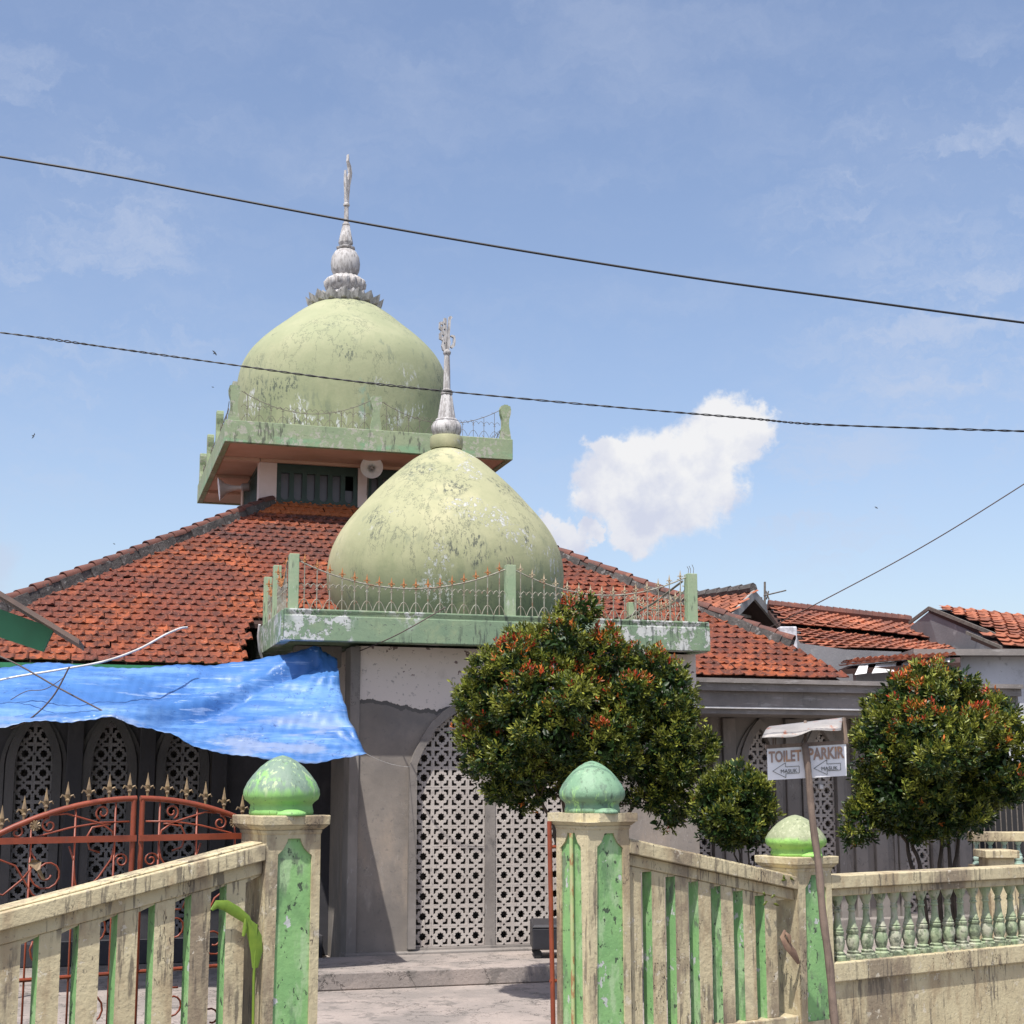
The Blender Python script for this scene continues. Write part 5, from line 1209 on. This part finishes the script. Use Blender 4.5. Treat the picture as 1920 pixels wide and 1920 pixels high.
# right hand house
hs = empty('house', at(1850, 1465, 24), 'neighbour house at the right edge with dark gable wall and tiled roof', 'house'); hs.location.z = GZ; WLOC[hs] = hs.location.copy()
apx = at(1742, 1137, 24.5)
quad_tiles(at(1868, 1190, 22.6), at(2100, 1215, 22.2), at(2100, 1166, 24.5), apx, .20, .22, 'roof', hs)
quad_tiles(at(1880, 1211, 22.0), at(2100, 1236, 21.8), at(2100, 1215, 22.4), at(1822, 1187, 22.6), .20, .22, 'roof', hs)
mb = MB(); bar(mb, apx + Vector((0, 0, -.03)), at(1705, 1168, 25.6), .03, .06); bar(mb, apx + Vector((0, 0, -.03)), at(1866, 1190, 22.55), .03, .06); bar(mb, at(1812, 1186, 22.6), at(1878, 1214, 21.95), .03, .05); mb.build('bargeboard', M['iron_dark'], hs)
mb = MB(); g0, g1, g2 = at(1707, 1175, 25.5), at(1740, 1148, 24.6), at(1880, 1210, 22.4)
q = Vector((.12, .12, 0)); mb.add([Vector((g0.x, g0.y, GZ)), Vector((g2.x, g2.y, GZ)), g2, g1, g0] + [p + q for p in (Vector((g0.x, g0.y, GZ)), Vector((g2.x, g2.y, GZ)), g2, g1, g0)],
       [(0, 1, 2, 3, 4), (9, 8, 7, 6, 5), (0, 5, 6, 1), (1, 6, 7, 2), (2, 7, 8, 3), (3, 8, 9, 4), (4, 9, 5, 0)]); mb.build('wall', M['house_wall'], hs)
# whitewashed building with grey slab
hs = empty('outbuilding', at(1850, 1465, 20.6), 'whitewashed flat roofed outbuilding behind the right hand shrub tree', 'outbuilding'); hs.location.z = GZ; WLOC[hs] = hs.location.copy()
mb = MB(); a = at(1712, 1300, 20.6); b = at(2150, 1300, 20.6); zt_ = at(1800, 1232, 20.6).z; mb.box(a.x, b.x, 20.6, 21.6, GZ, zt_); mb.build('wall', M['house_white'], hs)
mb = MB(); mb.box(a.x - .05, b.x, 20.3, 21.7, zt_, zt_ + .09); mb.build('roof_slab', M['gutter'], hs)
mb = MB(); a = at(1822, 1480, 20.5); b = at(1900, 1560, 20.5); mb.box(a.x, b.x + 1.5, 20.56, 20.598, b.z - .9, a.z + .1); mb.build('opening', M['dark'], hs)
# second balustrade and iron railing far right
fb = empty('balustrade', at(1850, 1640, 17.5), 'distant cream balustrade with turquoise balusters beyond the mosque corner', 'balustrade'); fb.location.z = GZ; WLOC[fb] = fb.location.copy()
Yb = 17.8; a = at(1822, 1560, Yb); b = at(1822, 1578, Yb)
mb = MB(); mb.box(a.x, a.x + 3, Yb, Yb + .2, b.z, a.z); mb.build('top_rail', M['cream'], fb, bevel=.01)
zb0 = at(1830, 1622, Yb).z; mb = MB(); mb.box(a.x, a.x + 3, Yb, Yb + .2, GZ, zb0); mb.build('base', M['cream'], fb)
s_ = (b.z - zb0) / .486
for k in range(9):
    mb = MB(); mb.lathe([(r_ * .9, z * s_) for r_, z in BP], (0, 0, 0), 14); 
    if k == 0: pb = mb.build('baluster', M['baluster_teal'], fb, smooth=True, local=True); pb.location = Vector((a.x + .08, Yb + .1, zb0)) - WLOC[fb]
    else: link_copy(pb, 'baluster', fb, (a.x + .08 + k * .17, Yb + .1, zb0))
a = at(1843, 1594, Yb - .4); mb = MB(); mb.box(a.x, a.x + .4, Yb - .5, Yb - .02, a.z - .09, a.z); mb.box(a.x + .05, a.x + .35, Yb - .45, Yb - .06, GZ, a.z - .092); mb.build('pier', M['cream'], fb, bevel=.01)
ir = empty('iron_railing', at(1850, 1560, 18.3), 'black iron railing standing behind the distant balustrade at the right edge', 'railing'); ir.location.z = GZ; WLOC[ir] = ir.location.copy()
mb = MB(); x0 = at(1822, 1500, 18.3).x; zt_ = at(1840, 1497, 18.3).z
for k in range(24): mb.tube([(x0 + k * .07, 18.3, .5), (x0 + k * .07, 18.3, zt_)], .008, 5)
mb.tube([(x0, 18.3, zt_ - .03), (x0 + 1.7, 18.3, zt_ - .03)], .01, 5); mb.tube([(x0, 18.3, .9), (x0 + 1.7, 18.3, .9)], .01, 5)
mb.build('bars', M['iron_dark'], ir)
fx = empty('wall_light', mp(1540, 1475, WV - .09), 'tiny white lamp box on the breeze blocks just under the sign board', 'lamp')
q = mp(1541, 1475, WV); fx.location = MF @ Vector((q.x, WV - .0, q.z)); WLOC[fx] = fx.location.copy()
mb = MBm(); mb.box(q.x - .035, q.x + .02, WV - .01, WV + .045, q.z - .03, q.z + .03); mb.build('housing', M['white_edge'], fx, bevel=.006)

# ------------------------------------------------------------------ shrubs
def leaves_obj(name, P, Dn, L_, Wd, mi, mats, parent):
    """P base points, Dn direction, per-leaf length/width; folded leaves"""
    n = len(P); rv = rng.normal(size=(n, 3)); S = np.cross(Dn, rv); S /= np.linalg.norm(S, axis=1)[:, None] + 1e-9
    Nn = np.cross(S, Dn); L_ = L_[:, None]; W_ = Wd[:, None]
    base = P; tip = P + Dn * L_ - Nn * L_ * .12
    mid = P + Dn * L_ * .48 - Nn * W_ * .12
    l = mid + S * W_ * .5 + Nn * W_ * .16; r = mid - S * W_ * .5 + Nn * W_ * .16
    l2 = P + Dn * L_ * .78 + S * W_ * .33 - Nn * L_ * .03; r2 = P + Dn * L_ * .78 - S * W_ * .33 - Nn * L_ * .03
    V = np.stack([base, l, l2, tip, r2, r, mid], 1).reshape(-1, 3) - np.array(WLOC[parent])
    fc = np.array([[0, 6, 2, 1], [6, 3, 2, 2], [0, 5, 4, 6], [6, 4, 3, 3]])
    quads = np.array([[0, 6, 2, 1], [0, 5, 4, 6]]); tris = np.array([[6, 3, 2], [6, 4, 3]])
    b = (np.arange(n) * 7)[:, None, None]
    Q = (quads[None] + b).reshape(-1, 4); T = (tris[None] + b).reshape(-1, 3)
    me = bpy.data.meshes.new(name); me.vertices.add(len(V)); me.vertices.foreach_set('co', V.ravel())
    loops = np.concatenate([Q.ravel(), T.ravel()]).astype('i'); me.loops.add(len(loops)); me.loops.foreach_set('vertex_index', loops)
    ls = np.concatenate([np.arange(len(Q)) * 4, len(Q) * 4 + np.arange(len(T)) * 3]).astype('i'); lt = np.concatenate([np.full(len(Q), 4), np.full(len(T), 3)]).astype('i')
    me.polygons.add(len(ls)); me.polygons.foreach_set('loop_start', ls); me.polygons.foreach_set('loop_total', lt)
    for m in mats: me.materials.append(m)
    me.polygons.foreach_set('material_index', np.concatenate([np.repeat(mi, 2), np.repeat(mi, 2)]).astype('i'))
    me.update(calc_edges=True); o = bpy.data.objects.new(name, me); COL.objects.link(o); o.parent = parent; WLOC[o] = WLOC[parent].copy(); return o
LM = [M['leaf_dark'], M['leaf_mid'], M['leaf_light'], M['leaf_red'], M['leaf_orange']]
from mathutils import noise as mnoise
def inside(x, y, poly):
    r = False; n = len(poly)
    for i in range(n):
        (x1, y1), (x2, y2) = poly[i], poly[i - 1]
        if (y1 > y) != (y2 > y) and x < (x2 - x1) * (y - y1) / (y2 - y1) + x1: r = not r
    return r
def edge_dist(x, y, poly):
    best = 1e9; n = len(poly)
    for i in range(n):
        (x1, y1), (x2, y2) = poly[i], poly[i - 1]; dx, dy = x2 - x1, y2 - y1
        t = max(0, min(1, ((x - x1) * dx + (y - y1) * dy) / (dx * dx + dy * dy + 1e-9))); best = min(best, math.hypot(x - x1 - t * dx, y - y1 - t * dy))
    return best
def shrub(label, base_px, Y, poly, zr_red, red_amt, leaf=.052, dens=330, stems=None, group=None, name='shrub_tree', orange=.5, rr_=(30, 52), nblob=60, zred=None):
    bs = at(base_px[0], base_px[1], Y); bs.z = GZ
    root = empty(name, bs, label, 'tree', group)
    s = Y * 1.01 / F; C = []; RED = []; pts2 = []
    xs = [p[0] for p in poly]; ys = [p[1] for p in poly]; x0, x1, y0, y1 = min(xs), max(xs), min(ys), max(ys); tries = 0
    while len(C) < nblob and tries < 6000:
        tries += 1; x = rng.uniform(x0, x1); y = rng.uniform(y0, y1)
        if not inside(x, y, poly): continue
        e = edge_dist(x, y, poly); r = rng.uniform(*rr_)
        if e < r * .62: continue
        r = min(r, e * 1.06)
        if r < rr_[0] * .6: continue
        dmax = min(e * 1.15, (x1 - x0) * .42); dy = rng.uniform(-1, .75) * dmax * s
        c = np.array(at(x, y, Y)); c[1] += dy; c[0] *= (Y + dy) / Y; c[2] = CAMZ + (c[2] - CAMZ) * (Y + dy) / Y
        if any(np.linalg.norm(c - c2) < (r * s + r2) * .46 for c2, r2 in C): continue
        C.append((c, r * s)); RED.append(rng.random() < red_amt and c[2] > (zred or -9))
    ctr = np.array(at((x0 + x1) / 2, (y0 + y1) / 2 + 5, Y)); core = min(x1 - x0, y1 - y0) * .5 * s
    P = []; Dn = []; Ls = []; Ws = []; Mi = []
    zmin = min(c[2] - r for c, r in C); zmax = max(c[2] + r for c, r in C)
    def clump(p, f): return mnoise.noise(Vector(p * f))
    for ci, (c, r) in enumerate(C):
        n = int(dens * 4 * math.pi * r * r)
        d = rng.normal(size=(n, 3)); d /= np.linalg.norm(d, axis=1)[:, None]
        for k in range(n):
            rr = r * (1 + .16 * clump(c + d[k] * r, 3.0) + .22 * clump(c + d[k] * r, 7.5) + (.42 * rng.random() if rng.random() < .09 else 0)) * (1 - abs(rng.normal(0, .09)))
            p = c + d[k] * rr * np.array([1, .9, 1.0])
            if any(j != ci and np.linalg.norm(p - c2) < r2 * .78 for j, (c2, r2) in enumerate(C)): continue
            if p[1] > ctr[1] + core * .9 and rng.random() < .5: continue
            if clump(p + 7, 4.6) < -.24: continue
            axis = d[k] * .8 + np.array([0, 0, .7]) + rng.normal(0, .30, 3); axis /= np.linalg.norm(axis)
            hz = (p[2] - zmin) / (zmax - zmin)
            patch = clump(p + 31, 2.6) + .35 * clump(p + 3, 9)
            up_ = d[k][2]
            pr = (.72 * max(0, up_ - .05) * min(1, .25 + 1.6 * max(0, hz - zr_red)) if RED[ci] else 0) + (.05 * red_amt if patch > .15 else .012 * red_amt)
            kind = rng.random()
            if kind < pr: mi = 4 if rng.random() < orange else 3
            elif d[k][2] < -.35: mi = 0 if rng.random() < .6 else 1
            else:
                q = rng.random() + .45 * clump(p + 13, 4)
                mi = 2 if q > .60 else (1 if q > .16 else 0)
            nl = 9 if mi < 3 else 8; sl_ = leaf * (1.5 if mi < 3 else 1.6) * rng.uniform(.7, 1.2)
            for q in range(nl):
                t = q / (nl - 1); a = q * 2.4 + rng.random(); 
                o1 = np.cross(axis, [.3, .2, 1.0]); o1 /= np.linalg.norm(o1) + 1e-9; o2 = np.cross(axis, o1)
                out = o1 * math.cos(a) + o2 * math.sin(a)
                dd = axis * (.35 + .65 * t) + out * (1.0 - .55 * t) + np.array([0, 0, -.05]); dd /= np.linalg.norm(dd)
                P.append(p + axis * sl_ * (t - .6)); Dn.append(dd); l_ = leaf * rng.uniform(.75, 1.2) * (1.0 if mi < 3 else .85); Ls.append(l_); Ws.append(l_ * rng.uniform(.30, .40)); Mi.append(mi if (q > 2 or mi < 3) else 1)
        # sparse inner leaves so that the crown is closed, not hollow
        n2 = int(n * .65)
        for k in range(n2):
            v = rng.normal(size=3); v /= np.linalg.norm(v); p = c + v * r * rng.uniform(.3, .86)
            P.append(p); dd = v + rng.normal(0, .6, 3); dd /= np.linalg.norm(dd); Dn.append(dd); Ls.append(leaf * 1.5); Ws.append(leaf * .8); Mi.append(0)
    leaves_obj('crown', np.array(P), np.array(Dn), np.array(Ls), np.array(Ws), np.array(Mi), LM, root)
    mb = MB()
    for st in (stems or []):
        pts = [Vector((*at(st[0][0], st[0][1], Y)[:2], GZ)) if st[0][1] > 1640 else at(*st[0], Y)] + [at(x, y, Y + .1 * math.sin(i * 2)) for i, (x, y) in enumerate(st[1:])]
        dd = []; m_ = len(pts)
        for i in range(m_ - 1):
            for q in range(4):
                p = pts[i].lerp(pts[i + 1], q / 4); dd.append(p + Vector((rng.normal(0, .006), rng.normal(0, .006), 0)))
        dd.append(pts[-1]); r0 = st_r.get(name, .024)
        mb.tube(dd, [r0 * (1 - .72 * i / len(dd)) for i in range(len(dd))], 7)
        tip = dd[-1]
        for q in range(7):
            e_ = C[rng.integers(len(C))][0]; e_ = Vector(e_); t0 = dd[int(len(dd) * .7)]
            if (e_ - t0).length < 1.1: mb.tube([t0, t0.lerp(e_, .5) + Vector((0, 0, -.04)), e_], [.010, .007, .004], 5)
    mb.build('trunk', M['bark'], root, smooth='all')
    print(label[:20], len(P)); return root
st_r = {'shrub_tree': .026, 'shrub': .013}
shrub('large round red tipped shrub tree before the porch, right of the arch', (1075, 1740), 13.4,
      [(840, 1335), (862, 1275), (898, 1215), (950, 1180), (1015, 1178), (1052, 1135), (1088, 1100), (1130, 1135), (1160, 1185), (1215, 1205), (1265, 1235), (1300, 1285), (1338, 1345), (1345, 1400), (1325, 1460), (1300, 1500), (1268, 1570), (1238, 1565), (1215, 1515), (1150, 1490), (1085, 1500), (1040, 1490), (1010, 1510), (985, 1562), (955, 1552), (940, 1510), (890, 1505), (858, 1460), (850, 1400)],
      -.05, .62, nblob=95, leaf=.051, zred=2.15,
      stems=[[(1075, 1745), (1060, 1640), (1035, 1545), (1005, 1480), (980, 1420)], [(1078, 1745), (1072, 1640), (1062, 1560), (1055, 1480), (1080, 1380)], [(1085, 1745), (1110, 1620), (1170, 1540), (1210, 1470), (1240, 1400)], [(1088, 1745), (1100, 1600), (1130, 1500), (1130, 1400)]])
shrub('smaller round shrub tree with orange tips behind the balustrade', (1745, 1720), 13.6,
      [(1585, 1420), (1608, 1350), (1640, 1290), (1690, 1262), (1740, 1240), (1790, 1222), (1812, 1250), (1850, 1290), (1895, 1320), (1935, 1360), (1945, 1430), (1920, 1490), (1870, 1520), (1830, 1570), (1790, 1560), (1750, 1590), (1715, 1580), (1690, 1560), (1640, 1575), (1590, 1585), (1556, 1560), (1570, 1520), (1610, 1500)],
      -.05, .55, nblob=75, leaf=.051, orange=.7, zred=1.9,
      stems=[[(1740, 1720), (1715, 1640), (1700, 1580), (1665, 1525), (1640, 1490)], [(1745, 1720), (1725, 1620), (1700, 1560), (1690, 1480)], [(1762, 1720), (1763, 1620), (1766, 1550), (1770, 1470)], [(1780, 1720), (1782, 1630), (1776, 1560), (1790, 1480)], [(1782, 1720), (1790, 1620), (1800, 1560), (1830, 1490)]])
shrub('little green globe shrub between the two larger trees', (1398, 1720), 12.6,
      [(1296, 1510), (1315, 1468), (1350, 1445), (1385, 1432), (1425, 1450), (1452, 1490), (1450, 1530), (1432, 1575), (1395, 1600), (1365, 1590), (1330, 1570), (1304, 1545)], 2.0, 0.0, leaf=.046, dens=480, name='shrub', rr_=(20, 34), nblob=34,
      stems=[[(1398, 1720), (1395, 1640), (1385, 1590), (1370, 1550)], [(1400, 1720), (1403, 1640), (1405, 1590), (1410, 1540)], [(1402, 1720), (1412, 1640), (1418, 1590), (1425, 1540)], [(1396, 1720), (1388, 1640), (1376, 1590), (1355, 1545)]])

# broad leaves growing at the foot of the left pillar
bn = empty('banana_plant', FF @ Vector((3.36, NF + .0, GZ)), 'fresh green broad leaves poking through the left fence beside its pillar', 'plant')
def blade(pts, w, parent, m, name='leaf'):
    """pts: (px,py,n) along the midrib"""
    P = [FF @ fp(x, y, n) for x, y, n in pts]; m_ = len(P); vs = []; fs = []
    for i, p in enumerate(P):
        t = (P[min(i + 1, m_ - 1)] - P[max(i - 1, 0)]).normalized(); s = t.cross(Nv).normalized(); ww = w * math.sin(math.pi * (i + .25) / (m_ - .3)) ** .7
        vs += [p + s * ww / 2 + Nv * .012, p, p - s * ww / 2 + Nv * .012, p + s * ww / 2 + Nv * .015, p + Nv * .003, p - s * ww / 2 + Nv * .015]
    for i in range(m_ - 1):
        a = i * 6; b = a + 6
        fs += [(a, a + 1, b + 1, b), (a + 1, a + 2, b + 2, b + 1), (a + 4, a + 3, b + 3, b + 4), (a + 5, a + 4, b + 4, b + 5)]
    mb = MB(); mb.add(vs, fs); return mb.build(name, m, parent, smooth='all')
nb = NF - .01
blade([(398, 1707, nb), (408, 1696, nb), (425, 1698, nb), (445, 1710, nb), (464, 1724, nb), (475, 1740, nb)], .065, bn, M['banana'])
blade([(462, 1722, nb), (472, 1738, nb), (480, 1760, nb), (483, 1785, nb), (480, 1815, nb)], .085, bn, M['banana'])
blade([(462, 1722, nb - .01), (462, 1738, nb - .01), (458, 1756, nb - .01)], .03, bn, M['banana'])
mb = MBf(); q = fp(481, 1800, nb); mb.tube([(q.x, nb + .01, GZ), (q.x - .01, nb + .01, q.z - .1), (q.x, nb + .01, q.z + .2)], .008, 6); mb.build('stem', M['banana'], bn)
fn_ = empty('fern', FF @ Vector((7.72, NF - .01, 1.0)), 'small green weed rooted at the top of the right fence wing', 'plant')
for k, (x, y) in enumerate(((1470, 1640), (1476, 1650), (1482, 1644), (1440, 1690), (1448, 1684), (1436, 1680), (1452, 1694))):
    a = random.uniform(0, 6.28); blade([(x, y, nb), (x + 5 * math.cos(a), y + 5 * math.sin(a), nb - .01), (x + 10 * math.cos(a), y + 9 * math.sin(a) + 1, nb)], .02, fn_, M['leaf_mid'])
dl = empty('dry_leaf', FF @ Vector((7.75, NF - .03, .6)), 'curled dry brown leaf caught at the foot of the mossy pillar', 'leaf')
blade([(1474, 1745, nb), (1470, 1758, nb - .02), (1478, 1772, nb - .03), (1492, 1790, nb - .02), (1500, 1806, nb)], .07, dl, M['dry_leaf'])
blade([(1474, 1748, nb - .03), (1482, 1756, nb - .05), (1484, 1768, nb - .04)], .035, dl, M['dry_leaf'])

# birds
for i, (x, y, Y, s_, a_, lb) in enumerate(((402, 662, 40, .11, .9, 'small dark bird left of the tower dome above the twisted cable'), (62, 817, 40, .10, 2.0, 'small dark bird low in the sky at the left edge'),
                               (399, 726, 45, .05, .2, 'tiny bird speck just left of the tower railing'), (1643, 952, 45, .07, .5, 'tiny bird flying right of the heap cloud'), (214, 1020, 45, .05, .4, 'tiny bird speck over the left roof hip'))):
    p = at(x, y, Y); fr = Matrix.Translation(p) @ Matrix.Rotation(a_, 4, 'Y')
    mb = MB(fr); mb.lathe([(.001, -.5 * s_), (.06 * s_, -.4 * s_), (.12 * s_, 0), (.07 * s_, .4 * s_), (.001, .55 * s_)], (0, 0, 0), 8)
    for sx in (-1, 1): mb.add([(0, 0, .2 * s_), (sx * .5 * s_, .1 * s_, .35 * s_), (sx * .95 * s_, 0, -.05 * s_), (sx * .4 * s_, .02, -.02 * s_), (0, 0, -.15 * s_), (sx * .45 * s_, .05 * s_, .1 * s_)], [(0, 1, 5), (1, 2, 5), (2, 3, 5), (3, 4, 5), (4, 0, 5)])
    b = mb.build('bird', M['bird']); origin_to_base(b); tag(b, lb, 'bird', 'birds in the sky')

# the sources of the copied spearheads are not part of the scene
for s_ in SPIKES_SRC: bpy.data.objects.remove(s_)
